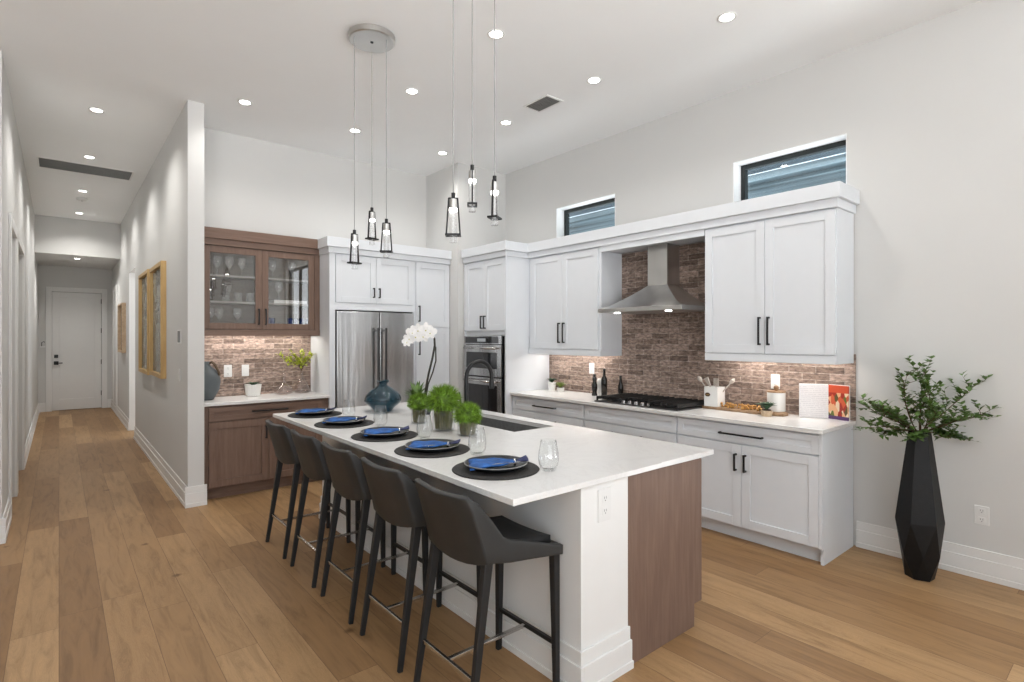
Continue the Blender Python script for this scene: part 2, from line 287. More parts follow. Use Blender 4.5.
# ---------------------------------------------------------------- mesh helpers
class MB:
    def __init__(s): s.bm = bmesh.new()
    def box(s, x0, x1, y0, y1, z0, z1):
        v = [s.bm.verts.new((x, y, z)) for x in (x0, x1) for y in (y0, y1) for z in (z0, z1)]
        for f in ((0, 1, 3, 2), (4, 6, 7, 5), (0, 4, 5, 1), (2, 3, 7, 6), (0, 2, 6, 4), (1, 5, 7, 3)):
            s.bm.faces.new([v[i] for i in f])
        return s
    def prism(s, pts, vec):
        """closed polygon (3-D points) pushed along vec"""
        vec = Vector(vec); a = [s.bm.verts.new(p) for p in pts]; b = [s.bm.verts.new(Vector(p)+vec) for p in pts]
        n = len(pts); s.bm.faces.new(a); s.bm.faces.new(b[::-1])
        for i in range(n): s.bm.faces.new([a[i], b[i], b[(i+1) % n], a[(i+1) % n]])
        return s
    def lathe(s, prof, c=(0, 0, 0), n=28, close=False):
        rings = []
        for r, z in prof:
            if r < 1e-6: rings.append([s.bm.verts.new((c[0], c[1], c[2]+z))])
            else: rings.append([s.bm.verts.new((c[0]+r*math.cos(2*PI*k/n), c[1]+r*math.sin(2*PI*k/n), c[2]+z)) for k in range(n)])
        for a, b in zip(rings, rings[1:] + (rings[:1] if close else [])):
            for k in range(n):
                l = (k+1) % n
                if len(a) == 1 and len(b) == 1: continue
                if len(a) == 1: s.bm.faces.new([a[0], b[k], b[l]])
                elif len(b) == 1: s.bm.faces.new([a[k], a[l], b[0]])
                else: s.bm.faces.new([a[k], a[l], b[l], b[k]])
        return s
    def tube(s, pts, r, n=8, caps=True):
        """r: one radius or one per point"""
        pts = [Vector(p) for p in pts]; rs = r if isinstance(r, (list, tuple)) else [r]*len(pts)
        prev = None; rings = []
        for i, p in enumerate(pts):
            t = (pts[min(i+1, len(pts)-1)] - pts[max(i-1, 0)]).normalized()
            if prev is None:
                a = Vector((0, 0, 1)) if abs(t.z) < 0.9 else Vector((1, 0, 0))
                u = t.cross(a).normalized()
            else:
                u = (prev - t*prev.dot(t)).normalized()
            prev = u; v = t.cross(u)
            rings.append([s.bm.verts.new(p + (u*math.cos(2*PI*k/n)+v*math.sin(2*PI*k/n))*rs[i]) for k in range(n)])
        for a, b in zip(rings, rings[1:]):
            for k in range(n): s.bm.faces.new([a[k], a[(k+1) % n], b[(k+1) % n], b[k]])
        if caps: s.bm.faces.new(rings[0][::-1]); s.bm.faces.new(rings[-1])
        return s
    def bar(s, p, q, wa, wb, ua=(0, 1, 0), we=None):
        """rectangular bar from p to q, half widths wa (along ua) and wb; we = (wa, wb) at q"""
        p, q = Vector(p), Vector(q); t = (q-p).normalized(); u = Vector(ua); u = (u - t*u.dot(t)).normalized(); v = t.cross(u)
        we = we or (wa, wb); R = []
        for c, (a, b) in ((p, (wa, wb)), (q, we)):
            R.append([s.bm.verts.new(c+u*i*a+v*j*b) for i, j in ((-1, -1), (1, -1), (1, 1), (-1, 1))])
        for k in range(4): s.bm.faces.new([R[0][k], R[0][(k+1) % 4], R[1][(k+1) % 4], R[1][k]])
        s.bm.faces.new(R[0][::-1]); s.bm.faces.new(R[1]); return s
    def ball(s, c, r, sub=2, sc=(1, 1, 1)):
        g = bmesh.ops.create_icosphere(s.bm, subdivisions=sub, radius=r)
        for v in g['verts']: v.co = Vector((v.co.x*sc[0]+c[0], v.co.y*sc[1]+c[1], v.co.z*sc[2]+c[2]))
        return s
    def leaf(s, p, d, up, L, W, curl=0.15):
        """pointed leaf from p along d"""
        p, d, up = Vector(p), Vector(d).normalized(), Vector(up); side = d.cross(up)
        if side.length < 1e-4: side = d.cross(Vector((1, 0, 0)))
        side.normalize(); nrm = side.cross(d).normalized()
        m0 = s.bm.verts.new(p); m1 = s.bm.verts.new(p+d*L*0.5+nrm*L*curl*0.6); m2 = s.bm.verts.new(p+d*L)
        a = s.bm.verts.new(p+d*L*0.42+side*W+nrm*L*curl); b = s.bm.verts.new(p+d*L*0.42-side*W+nrm*L*curl)
        s.bm.faces.new([m0, m1, a]); s.bm.faces.new([a, m1, m2]); s.bm.faces.new([m0, b, m1]); s.bm.faces.new([b, m2, m1])
        return s
    def build(s, name, mat, parent=None, loc=(0, 0, 0), smooth=False, bevel=0.0, sub=0, recalc=True, segs=2):
        off = Vector(parent['_o']) if parent is not None and '_o' in parent else Vector(loc)
        if parent is not None and '_o' not in parent and parent.type == 'MESH': off = Vector(loc)
        if recalc: bmesh.ops.recalc_face_normals(s.bm, faces=s.bm.faces)
        for v in s.bm.verts: v.co -= off
        me = bpy.data.meshes.new(name); s.bm.to_mesh(me); s.bm.free()
        if smooth:
            for p in me.polygons: p.use_smooth = True
        me.materials.append(M[mat] if isinstance(mat, str) else mat)
        o = bpy.data.objects.new(name, me); COL.objects.link(o)
        if bevel:
            b = o.modifiers.new('bevel', 'BEVEL'); b.width = bevel; b.segments = segs; b.limit_method = 'ANGLE'; b.angle_limit = 0.6
        if sub:
            q = o.modifiers.new('subdivision', 'SUBSURF'); q.levels = sub; q.render_levels = sub
        if parent is not None: o.parent = parent
        else: o.location = off
        o['_o'] = tuple(off) if parent is None else tuple(parent['_o'])
        return o
def tag(o, label, cat, group=None):
    o['label'] = label; o['category'] = cat
    if group: o['group'] = group
    return o
def thing(name, label, cat, loc=(0, 0, 0), group=None):
    o = bpy.data.objects.new(name, None); COL.objects.link(o); o.location = loc; o['_o'] = tuple(loc)
    o.empty_display_size = 0.05
    return tag(o, label, cat, group)
def struct(mb, name, mat, bevel=0.0):
    o = mb.build(name, mat, bevel=bevel); o['kind'] = 'structure'; return o
def dup(root, loc=None, rz=None, label=None, group=None):
    def cp(o, par):
        c = o.copy(); COL.objects.link(c)
        if par is not None: c.parent = par
        for ch in list(o.children): cp(ch, c)
        return c
    r = cp(root, None)
    if loc is not None: r.location = loc
    if rz is not None: r.rotation_euler = (0, 0, rz)
    if label: r['label'] = label
    if group: r['group'] = group
    return r

# ---------------------------------------------------------------- the room (metres; +Y runs down the hall, +X to the cooktop wall)
CEIL, WX, BY = 3.65, 4.474, 6.22
struct(MB().box(-3.6, 4.66, -2.6, 15.0, -0.12, 0), 'floor', 'floor')
struct(MB().box(-3.6, 4.66, -2.6, 15.0, CEIL, CEIL+0.12), 'ceiling', 'ceiling')
struct(MB().box(-3.6, -3.46, -2.6, 5.5, 0, CEIL), 'wall_left_light_screen', 'light_damper')  # unseen wall added to hold back light from the left
# cooktop wall with two clerestory windows and a tall garden window behind the camera
W1 = (3.666, 4.545, 2.63, 3.035); W2 = (1.490, 2.372, 2.63, 3.035); W3 = (-2.5, 0.1, 0.06, 3.25)
mb = MB(); T = WX+0.18
ys = [-2.6, W3[0], W3[1], W2[0], W2[1], W1[0], W1[1], 6.4]
for i in range(7):
    a, b = ys[i], ys[i+1]
    wv = {1: W3, 3: W2, 5: W1}.get(i)
    if wv: mb.box(WX, T, a, b, 0, wv[2]); mb.box(WX, T, a, b, wv[3], CEIL)
    else: mb.box(WX, T, a, b, 0, CEIL)
struct(mb, 'wall_right', 'wall')
struct(MB().box(1.7, 4.66, -2.74, -2.6, 0, CEIL), 'wall_rear_light_screen', 'wall')  # unseen wall added to block grazing light on the cooktop wall
struct(MB().box(1.016, 3.722, BY, BY+0.15, 0, CEIL), 'wall_back', 'wall')
struct(MB().box(3.722, WX, 5.48, BY+0.15, 0, CEIL), 'wall_corner', 'wall')
# hall
HX, HX2, HE = 0.884, 1.016, 14.65
OP = (9.92, 10.83, 2.59)
mb = MB()
mb.box(HX, HX2, 5.587, OP[0], 0, CEIL); mb.box(HX, HX2, OP[1], HE, 0, CEIL); mb.box(HX, HX2, OP[0], OP[1], OP[2], CEIL)
struct(mb, 'wall_hall_right', 'wall')
struct(MB().box(HX2, 4.0, 11.3, 11.4, 0, CEIL), 'wall_side_room', 'wall')
LX = -0.325
LO = [(6.25, 7.02, 2.47), (7.20, 8.38, 2.47)]
mb = MB(); mb.box(LX-0.14, LX, 5.50, LO[0][0], 0, CEIL); mb.box(LX-0.14, LX, LO[0][1], LO[1][0], 0, CEIL); mb.box(LX-0.14, LX, LO[1][1], HE, 0, CEIL)
for a, b, z in LO: mb.box(LX-0.14, LX, a, b, z, CEIL)
mb.box(-3.46, LX-0.14, 5.50, 5.64, 0, CEIL)
struct(mb, 'wall_hall_left', 'wall')
DX0, DX1, DZ = -0.112, 0.706, 2.47
mb = MB(); mb.box(LX, DX0, HE, HE+0.14, 0, 3.0); mb.box(DX1, HX, HE, HE+0.14, 0, 3.0); mb.box(DX0, DX1, HE, HE+0.14, DZ, 3.0)
mb.box(LX, HX, HE+0.14, HE+0.2, 0, 3.0)  # unseen backing added so no light leaks round the door
struct(mb, 'wall_hall_end', 'wall')
struct(MB().box(LX, HX, 12.5, HE+0.14, 3.0, CEIL), 'ceiling_hall_low', 'wall')

# baseboards: stepped profile (thickness, top)
def base_run(name, segs):
    """segs: (axis, fixed, side, a, b): board on plane axis=fixed, standing out towards side"""
    mb = MB()
    for ax, c, sd, a, b in segs:
        for t, z0, z1 in ((0.022, 0, 0.035), (0.016, 0.035, 0.125), (0.010, 0.125, 0.185)):
            lo, hi = sorted((c, c+sd*t))
            if ax == 'x': mb.box(lo, hi, a, b, z0, z1)
            else: mb.box(a, b, lo, hi, z0, z1)
    return struct(mb, name, 'trim', 0.002)
base_run('baseboard_right', [('x', WX, -1, 0.1, 1.425)])
base_run('baseboard_hall_right', [('x', HX, -1, 5.587, OP[0]), ('x', HX, -1, OP[1], HE), ('y', 5.587, -1, HX-0.022, HX2+0.02)])
base_run('baseboard_hall_left', [('x', LX, 1, 5.50, LO[0][0]-0.09), ('x', LX, 1, LO[1][1]+0.09, HE), ('y', 5.50, -1, -3.46, LX+0.022)])
base_run('baseboard_hall_end', [('y', HE, -1, LX, DX0-0.1), ('y', HE, -1, DX1+0.1, HX)])

# windows
def clerestory(n, wv):
    y0, y1, z0, z1 = wv; x = 4.598
    r = bpy.data.objects.new('window_%d' % n, None); COL.objects.link(r); r['kind'] = 'structure'; r['_o'] = (x, y0, z0); r.location = (x, y0, z0)
    mb = MB(); fw = 0.045
    mb.box(x, x+0.05, y0, y0+fw, z0, z1); mb.box(x, x+0.05, y1-fw, y1, z0, z1); mb.box(x, x+0.05, y0+fw, y1-fw, z1-fw, z1); mb.box(x, x+0.05, y0+fw, y1-fw, z0, z0+fw)
    mb.build('window_frame', 'winframe', r)
    MB().box(x+0.02, x+0.028, y0+fw, y1-fw, z0+fw, z1-fw).build('window_pane', 'winpane', r)
    mb = MB(); e = 0.006; mb.box(WX, x, y0, y0+e, z0, z1); mb.box(WX, x, y1-e, y1, z0, z1); mb.box(WX, x, y0+e, y1-e, z1-e, z1); mb.box(WX, x, y0+e, y1-e, z0, z0+e)
    mb.build('window_reveal', 'ceiling', r)  # liners added in brighter paint, standing in for daylight on the jambs
clerestory(1, W1); clerestory(2, W2)
r = bpy.data.objects.new('window_3', None); COL.objects.link(r); r['kind'] = 'structure'; r['_o'] = (0, 0, 0)
mb = MB(); y0, y1, z0, z1 = W3; x = WX+0.06
for a in (y0, -1.75, -1.0, -0.45, y1-0.06): mb.box(x, x+0.06, a, a+0.06, z0, z1)
mb.box(x, x+0.06, y0, y1, z1-0.06, z1); mb.box(x, x+0.06, y0, y1, z0, z0+0.08)
mb.build('window_frame', 'winframe', r)
mb = MB()
for lo, hi, za, zb in ((y0-0.1, y0, 0, z1+0.1), (y1, y1+0.1, 0, z1+0.1), (y0, y1, z1, z1+0.1)): mb.box(WX-0.02, WX, lo, hi, za, zb)
mb.build('window_casing', 'trim', r)

# hall doors
def panel_door(name, x0, x1, y, z1, axis='y', rec=0.0):
    r = bpy.data.objects.new(name, None); COL.objects.link(r); r['kind'] = 'structure'; r['_o'] = (0, 0, 0)
    def B(mb, u0, u1, d0, d1, za, zb):
        if d0 >= 0: d0 += rec; d1 += rec
        if axis == 'y': mb.box(u0, u1, y+d0, y+d1, za, zb)
        else: mb.box(y-d1, y-d0, u0, u1, za, zb)
    mb = MB(); st = 0.115; g = 0.004
    a, b = x0+g, x1-g
    B(mb, a, a+st, 0.02, 0.06, 0.012, z1-g); B(mb, b-st, b, 0.02, 0.06, 0.012, z1-g)
    B(mb, a+st, b-st, 0.02, 0.06, 0.012, 0.24); B(mb, a+st, b-st, 0.02, 0.06, z1-g-st, z1-g); B(mb, a+st, b-st, 0.034, 0.05, 0.24, z1-g-st)
    mb.build('door_leaf', 'trim', r, bevel=0.003)
    mb = MB()
    B(mb, x0-0.095, x0, -0.02, 0.0, 0, z1+0.095); B(mb, x1, x1+0.095, -0.02, 0.0, 0, z1+0.095); B(mb, x0, x1, -0.02, 0.0, z1, z1+0.095)
    mb.build('door_casing', 'trim', r, bevel=0.004)
    return r
d1 = panel_door('door_1', DX0, DX1, HE, DZ)
MB().box(DX0+0.035, DX0+0.10, HE-0.002, HE+0.02, 1.10, 1.165).build('deadbolt', 'black', d1, bevel=0.006)
hm = MB(); hm.box(DX0+0.03, DX0+0.105, HE-0.004, HE+0.02, 0.955, 1.03); hm.box(DX0+0.055, DX0+0.17, HE-0.05, HE-0.035, 0.982, 1.004); hm.box(DX0+0.055, DX0+0.08, HE-0.05, HE, 0.982, 1.004)
hm.build('door_handle', 'black', d1, bevel=0.003)
for z in (0.28, 0.95, 1.62, 2.25): MB().box(DX1-0.012, DX1+0.012, HE-0.012, HE+0.02, z, z+0.1).build('hinge', 'black', d1)
for k, (a, b, z) in enumerate(LO): panel_door('door_%d' % (k+2), a, b, LX, z, 'x', 0.06)
# thin opening liners in the hall right wall
mb = MB(); mb.box(HX-0.002, HX2, OP[1]-0.012, OP[1], 0, OP[2]); mb.box(HX-0.002, HX2, OP[0], OP[0]+0.012, 0, OP[2]); mb.box(HX-0.002, HX2, OP[0]+0.012, OP[1]-0.012, OP[2]-0.012, OP[2])
struct(mb, 'trim_1', 'trim')
# casing of the last doorway on the right of the hall
mb = MB(); mb.box(HX-0.02, HX, 13.15, 13.25, 0, 2.56); mb.box(HX-0.02, HX, 14.05, 14.15, 0, 2.56); mb.box(HX-0.02, HX, 13.25, 14.05, 2.47, 2.56); mb.box(HX-0.006, HX, 13.25, 14.05, 0, 2.47)
struct(mb, 'trim_2', 'trim', 0.003)

# backsplashes
struct(MB().box(WX-0.012, WX, 1.43, 2.435, 0.914, 1.40).box(WX-0.012, WX, 2.435, 3.57, 0.914, 2.38).box(WX-0.012, WX, 3.57, 4.65, 0.914, 1.40), 'wall_right_backsplash', 'brick_y')
struct(MB().box(1.016, 2.20, BY-0.012, BY, 0.914, 1.60), 'wall_back_backsplash', 'brick_x')

# house next door, seen through the clerestory windows
nb = thing('neighbouring_house', 'blue-grey boarded house next door seen through the high windows', 'building', (8.0, 3, 0))
mb = MB()
for k in range(28):
    z = 0.0+0.15*k; mb.prism([(8.0, -3, z), (7.965, -3, z), (7.99, -3, z+0.15), (8.0, -3, z+0.15)], (0, 16, 0))
mb.build('siding', 'siding2', nb)
mb = MB()
for k in range(9):
    x, z = 7.50+0.34*k, 4.02+0.16*k
    mb.prism([(x, -3, z), (x+0.36, -3, z+0.16), (x+0.36, -3, z+0.12), (x, -3, z-0.05)], (0, 16, 0))
mb.build('roof', 'siding', nb)
MB().box(7.46, 7.50, -3, 13, 3.80, 4.02).build('fascia', 'siding', nb)
MB().tube([(7.44, -3, 3.80), (7.44, 13, 3.80)], 0.006, 8).build('drip_edge', 'fascia', nb)
MB().box(7.50, 8.0, -3, 13, 3.86, 3.88).build('soffit', 'siding2', nb)

# ---------------------------------------------------------------- cabinet helpers
def faceX(x):   # front plane at x, facing -X ; u = y, d = outwards
    return lambda u0, u1, d0, d1, z0, z1: (x-d1, x-d0, u0, u1, z0, z1)
def faceY(y):   # front plane at y, facing -Y ; u = x
    return lambda u0, u1, d0, d1, z0, z1: (u0, u1, y-d1, y-d0, z0, z1)
def shaker(root, F, u0, u1, z0, z1, mat='cab', fr=0.065, th=0.022, name='door', rec=0.010):
    g = 0.0018; u0 += g; u1 -= g; z0 += g; z1 -= g
    mb = MB()
    mb.box(*F(u0, u0+fr, 0, th, z0, z1)); mb.box(*F(u1-fr, u1, 0, th, z0, z1))
    mb.box(*F(u0+fr, u1-fr, 0, th, z0, z0+fr)); mb.box(*F(u0+fr, u1-fr, 0, th, z1-fr, z1))
    mb.box(*F(u0+fr, u1-fr, 0, th-rec, z0+fr, z1-fr))
    return mb.build(name, mat, root, bevel=0.0015)
def pull(parent, F, u, z, L, vertical=True, d=0.022, mat='black'):
    mb = MB(); h = 0.0068
    if vertical:
        mb.box(*F(u-h, u+h, d+0.024, d+0.036, z-L/2, z+L/2))
        for s in (-1, 1): mb.box(*F(u-h, u+h, d, d+0.024, z+s*(L/2-h)-h, z+s*(L/2-h)+h))
    else:
        mb.box(*F(u-L/2, u+L/2, d+0.024, d+0.036, z-h, z+h))
        for s in (-1, 1): mb.box(*F(u+s*(L/2-h)-h, u+s*(L/2-h)+h, d, d+0.024, z-h, z+h))
    return mb.build('handle', mat, parent, bevel=0.0025)
def crown_boxes(mb, F, u0, u1, d, z0=2.425, ends=(0, 0)):
    """two stepped fascias; ends = how far each step returns past u0,u1"""
    for k, (o, a, b) in enumerate(((0.016, z0, z0+0.062), (0.040, z0+0.062, z0+0.165))):
        mb.box(*F(u0-(o if ends[0] else 0), u1+(o if ends[1] else 0), -d, o+0.022, a, b))

# ---------------------------------------------------------------- cooktop wall: base cabinets
FB = faceX(3.905)
def base_cab(y0, y1, label, doors=True, end=False):
    t = thing('base_cabinet', label, 'cabinet', (3.905, y0, 0))
    mb = MB(); e = 0.02 if end else 0.0
    mb.box(3.905, WX-0.013, y0+e, y1, 0.11, 0.884)
    mb.build('carcass', 'cab', t)
    MB().box(3.965, 3.98, y0+e, y1, 0, 0.11).build('toe_kick', 'cab', t)
    if end:
        MB().box(3.883, WX-0.024, y0, y0+0.02, 0.11, 0.884).box(3.913, WX-0.024, y0, y0+0.02, 0, 0.11).build('end_panel', 'cab', t)
    return t
E_DRAW = 'white'
bc = base_cab(1.44, 2.542, 'white base cabinet with one wide drawer over two doors at the counter end', end=True)
dr = shaker(bc, FB, 1.46, 2.535, 0.735, 0.870, name='drawer', fr=0.045); pull(dr, FB, 1.997, 0.800, 0.335, False)
dl = shaker(bc, FB, 1.997, 2.535, 0.115, 0.728); pull(dl, FB, 2.035, 0.594, 0.128)
dl = shaker(bc, FB, 1.46, 1.997, 0.115, 0.728); pull(dl, FB, 1.962, 0.594, 0.128)
bc = base_cab(2.542, 3.567, 'white drawer base cabinet directly under the gas cooktop')
shaker(bc, FB, 2.549, 3.560, 0.735, 0.870, name='drawer', fr=0.045)
for z0, z1 in ((0.425, 0.728), (0.115, 0.418)):
    dr = shaker(bc, FB, 2.549, 3.560, z0, z1, name='drawer'); pull(dr, FB, 3.055, z1-0.07, 0.335, False)
bc = base_cab(3.567, 4.645, 'white drawer base cabinet between the cooktop and the oven tower')
for z0, z1, zh in ((0.735, 0.870, 0.800), (0.425, 0.728, 0.66), (0.115, 0.418, 0.35)):
    dr = shaker(bc, FB, 3.574, 4.640, z0, z1, name='drawer', fr=0.045 if z0 > 0.7 else 0.065); pull(dr, FB, 4.11, zh, 0.335, False)
ct = MB().box(3.845, WX-0.013, 1.425, 4.645, 0.884, 0.914).build('countertop', 'quartz', loc=(3.845, 1.425, 0.884), bevel=0.004)
tag(ct, 'white quartz worktop along the brick cooktop wall', 'countertop')

# ---------------------------------------------------------------- cooktop wall: upper cabinets, hood bay, crown
FU = faceX(4.142)
def upper_cab(y0, y1, label, split, handles, endp):
    t = thing('upper_cabinet', label, 'cabinet', (4.142, y0, 1.335))
    MB().box(4.142, WX-0.013, y0, y1, 1.395, 2.425).build('carcass', 'cab', t)
    a, b = endp
    shaker(t, FU, split, b, 1.398, 2.415); d0 = t.children[-1]
    shaker(t, FU, a, split, 1.398, 2.415)
    ds = [c for c in t.children if c.name.startswith('door')]
    pull(ds[0], FU, split+0.034, 1.572, 0.215); pull(ds[1], FU, split-0.034, 1.572, 0.215)
    MB().box(4.126, 4.146, y0, y1, 1.335, 1.395).box(4.146, WX-0.013, y0, y0+0.02, 1.335, 1.395).box(4.146, WX-0.013, y1-0.02, y1, 1.335, 1.395).build('light_rail', 'cab', t, bevel=0.002)
    MB().box(4.30, 4.34, y0+0.08, y1-0.08, 1.385, 1.395).build('light_strip', 'strip', t)
    return t
upper_cab(1.44, 2.435, 'white two-door upper cabinet right of the range hood at the wall end', 1.934, None, (1.445, 2.432))
upper_cab(3.57, 4.645, 'white two-door upper cabinet between the range hood and the oven tower', 4.098, None, (3.600, 4.596))
hp = thing('hood_bay_header', 'white header panel bridging the gap above the range hood', 'panel', (4.142, 2.435, 2.37))
MB().box(4.12, 4.142, 2.436, 3.569, 2.37, 2.425).build('face_board', 'cab', hp)
MB().box(4.142, WX-0.013, 2.436, 3.569, 2.385, 2.405).build('top_board', 'cab', hp)
mb = MB(); crown_boxes(mb, FU, 1.44, 4.645, 0.33-0.013, ends=(1, 0))
tag(mb.build('crown_moulding', 'cab', loc=(4.142, 1.44, 2.425), bevel=0.003), 'long stepped white crown moulding above cooktop wall cabinets', 'moulding')

# range hood
hood = thing('range_hood', 'stainless steel chimney range hood against the brick wall', 'range hood', (4.46, 3.0, 1.755))
mb = MB(); hx0, hx1, hy0, hy1 = 3.96, WX-0.013, 2.545, 3.460
mb.box(hx0, hx1, hy0, hy1, 1.757, 1.797); mb.build('rim', 'hood', hood, bevel=0.003)
mb = MB(); rings = []
cx0, cy0, cy1 = 4.264, 2.893, 3.107
for k in range(9):
    t_ = k/8.0; e = 1-(1-t_)**1.0; z = 1.797+0.213*(t_**1.35)
    rings.append([mb.bm.verts.new(p) for p in ((hx0+(cx0-hx0)*e, hy0+(cy0-hy0)*e, z), (hx1, hy0+(cy0-hy0)*e, z), (hx1, hy1+(cy1-hy1)*e, z), (hx0+(cx0-hx0)*e, hy1+(cy1-hy1)*e, z))])
for a, b in zip(rings, rings[1:]):
    for k in range(4): mb.bm.faces.new([a[k], a[(k+1) % 4], b[(k+1) % 4], b[k]])
mb.bm.faces.new(rings[-1]); mb.bm.faces.new(rings[0][::-1])
mb.build('canopy', 'hood', hood)
MB().box(cx0, hx1, cy0, cy1, 2.010, 2.385).build('chimney', 'hood', hood, bevel=0.002)
for y in (2.72, 3.28): MB().lathe([(0, 0), (0.028, 0), (0.028, 0.008), (0, 0.008)], (4.03, y, 1.749), 16).build('lamp', 'led', hood)

# oven tower
FO = faceX(3.822)
ov = thing('oven_cabinet', 'tall white oven tower cabinet in the corner', 'cabinet', (3.822, 4.65, 0))
mb = MB(); y0, y1 = 4.65, 5.463
mb.box(3.80, WX-0.002, y0, y0+0.022, 0.0, 2.425); mb.box(3.80, WX-0.002, y1-0.022, y1, 0.0, 2.425); mb.build('side_panel', 'cab', ov)
MB().box(3.822, 3.85, y0+0.022, y1-0.022, 1.545, 2.425).box(3.85, WX-0.002, y0+0.022, y1-0.022, 2.40, 2.425).box(3.822, WX-0.1, y0+0.022, y1-0.022, 0.11, 0.46).box(4.3, 4.31, y0+0.022, y1-0.022, 0.46, 2.4).build('carcass', 'cab', ov)
d = shaker(ov, FO, 5.057, 5.438, 1.60, 2.412); pull(d, FO, 5.088, 1.700, 0.15)
d = shaker(ov, FO, 4.675, 5.057, 1.60, 2.412); pull(d, FO, 5.026, 1.700, 0.15)
d = shaker(ov, FO, 4.675, 5.438, 0.115, 0.455, name='drawer'); pull(d, FO, 5.057, 0.38, 0.3, False)
MB().box(3.88, 3.895, y0+0.022, y1-0.022, 0, 0.11).build('toe_kick', 'cab', ov)
mb = MB(); crown_boxes(mb, FO, y0, y1, 0.63, ends=(1, 0))
mb.build('crown', 'cab', ov, bevel=0.003)
wo = thing('wall_oven', 'stainless double wall oven with black glass built into white tower', 'oven', (3.79, 5.05, 0.47))
oy0, oy1 = 4.712, 5.434
MB().box(3.80, 4.25, oy0+0.01, oy1-0.01, 0.475, 1.535).build('housing', 'black', wo)
MB().box(3.782, 3.80, oy0, oy1, 1.445, 1.540).build('control_panel', 'steel', wo, bevel=0.002)
MB().box(3.779, 3.783, oy0+0.055, oy1-0.03, 1.457, 1.530).build('control_glass', 'darkglass', wo)
MB().box(3.777, 3.780, 5.00, 5.16, 1.475, 1.512).build('display', 'disp', wo)
FOv = faceX(3.80)
for nm, z0, z1, zw0, zw1, zh in (('upper_door', 1.075, 1.438, 1.165, 1.352, 1.400), ('lower_door', 0.48, 1.062, 0.56, 0.975, 1.022)):
    o = MB().box(3.776, 3.80, oy0, oy1, z0, z1).build(nm, 'steel', wo, bevel=0.003)
    MB().box(3.773, 3.777, oy0+0.075, oy1-0.06, zw0, zw1).build('window', 'darkglass', o)
    h = MB(); h.tube([(3.728, oy0+0.04, zh), (3.728, oy1-0.075, zh)], 0.012, 12)
    for yy in (oy0+0.07, oy1-0.10): h.box(3.728, 3.776, yy-0.01, yy+0.01, zh-0.01, zh+0.01)
    h.build('handle', 'chrome', o, smooth=True)

# cooktop
ck = thing('gas_cooktop', 'black gas cooktop with cast iron grates set in the worktop', 'cooktop', (4.16, 3.0, 0.914))
MB().box(3.905, 4.415, 2.545, 3.455, 0.914, 0.926).build('base_plate', 'cookbase', ck, bevel=0.004)
for i in range(3):
    a = 2.556+0.300*i; b = a+0.288
    mb = MB(); x0, x1 = (3.925, 4.405) if i != 1 else (4.005, 4.405)
    for yy in (a, b-0.012): mb.box(x0, x1, yy, yy+0.012, 0.938, 0.966)
    for xx in (x0+0.03, x1-0.042, (x0+x1)/2-0.006): mb.box(xx, xx+0.012, a+0.012, b-0.012, 0.940, 0.954)
    for k in range(1, 5):
        yy = a+(b-a)*k/5; mb.box(x0, x1, yy-0.005, yy+0.005, 0.948, 0.970)
    for xx in (x0, x1-0.012):
        for yy in (a, b-0.012): mb.box(xx, xx+0.012, yy, yy+0.012, 0.926, 0.938)
    mb.build('grate', 'iron', ck)
for i, (xx, yy, rr) in enumerate(((4.03, 2.70, 0.045), (4.29, 2.70, 0.035), (4.20, 3.0, 0.055), (4.03, 3.30, 0.035), (4.29, 3.30, 0.045))):
    MB().lathe([(0, 0), (rr, 0), (rr, 0.008), (rr*0.8, 0.012), (rr*0.7, 0.012), (rr*0.7, 0.018), (0, 0.018)], (xx, yy, 0.926), 20).build('burner', 'iron', ck)
for k in range(5):
    MB().lathe([(0, 0), (0.020, 0), (0.018, 0.024), (0, 0.026)], (3.952, 2.86+0.070*k, 0.926), 16).build('knob', 'chrome', ck, smooth=False)

# ---------------------------------------------------------------- fridge wall
FY = faceY(5.672)
fc = thing('fridge_cabinet', 'tall white cabinet surround over the refrigerator', 'cabinet', (2.20, 5.672, 0))
MB().box(2.200, 2.262, 5.65, BY-0.002, 0, 2.425).box(3.216, 3.238, 5.672, BY-0.002, 0, 2.425).build('side_panel', 'cab', fc)
MB().box(2.262, 3.216, 5.672, BY-0.002, 1.875, 2.425).build('carcass', 'cab', fc)
MB().box(2.262, 3.216, 5.650, 5.672, 1.822, 1.892).build('rail', 'cab', fc)
d = shaker(fc, FY, 2.268, 2.734, 1.900, 2.415); pull(d, FY, 2.700, 2.020, 0.11)
d = shaker(fc, FY, 2.734, 3.205, 1.900, 2.415); pull(d, FY, 2.768, 2.020, 0.11)
pc = thing('pantry_cabinet', 'tall narrow white pantry cabinet right of the refrigerator', 'cabinet', (3.238, 5.672, 0))
MB().box(3.239, 3.718, 5.672, BY-0.002, 0.11, 2.425).build('carcass', 'cab', pc)
MB().box(3.239, 3.718, 5.74, 5.755, 0, 0.11).build('toe_kick', 'cab', pc)
d = shaker(pc, FY, 3.244, 3.712, 1.645, 2.415); pull(d, FY, 3.278, 1.805, 0.19)
d = shaker(pc, FY, 3.244, 3.712, 0.115, 1.635); pull(d, FY, 3.278, 1.41, 0.19)
mb = MB(); crown_boxes(mb, FY, 2.20, 3.718, 0.54, ends=(1, 0))
tag(mb.build('crown_moulding', 'cab', loc=(2.2, 5.672, 2.425), bevel=0.003), 'stepped white crown moulding above the refrigerator and pantry', 'moulding')
rf = thing('refrigerator', 'built-in stainless steel refrigerator with two tall doors', 'refrigerator', (2.74, 5.66, 0))
MB().box(2.266, 3.212, 5.69, BY-0.01, 0.0, 1.818).build('housing', 'black', rf)
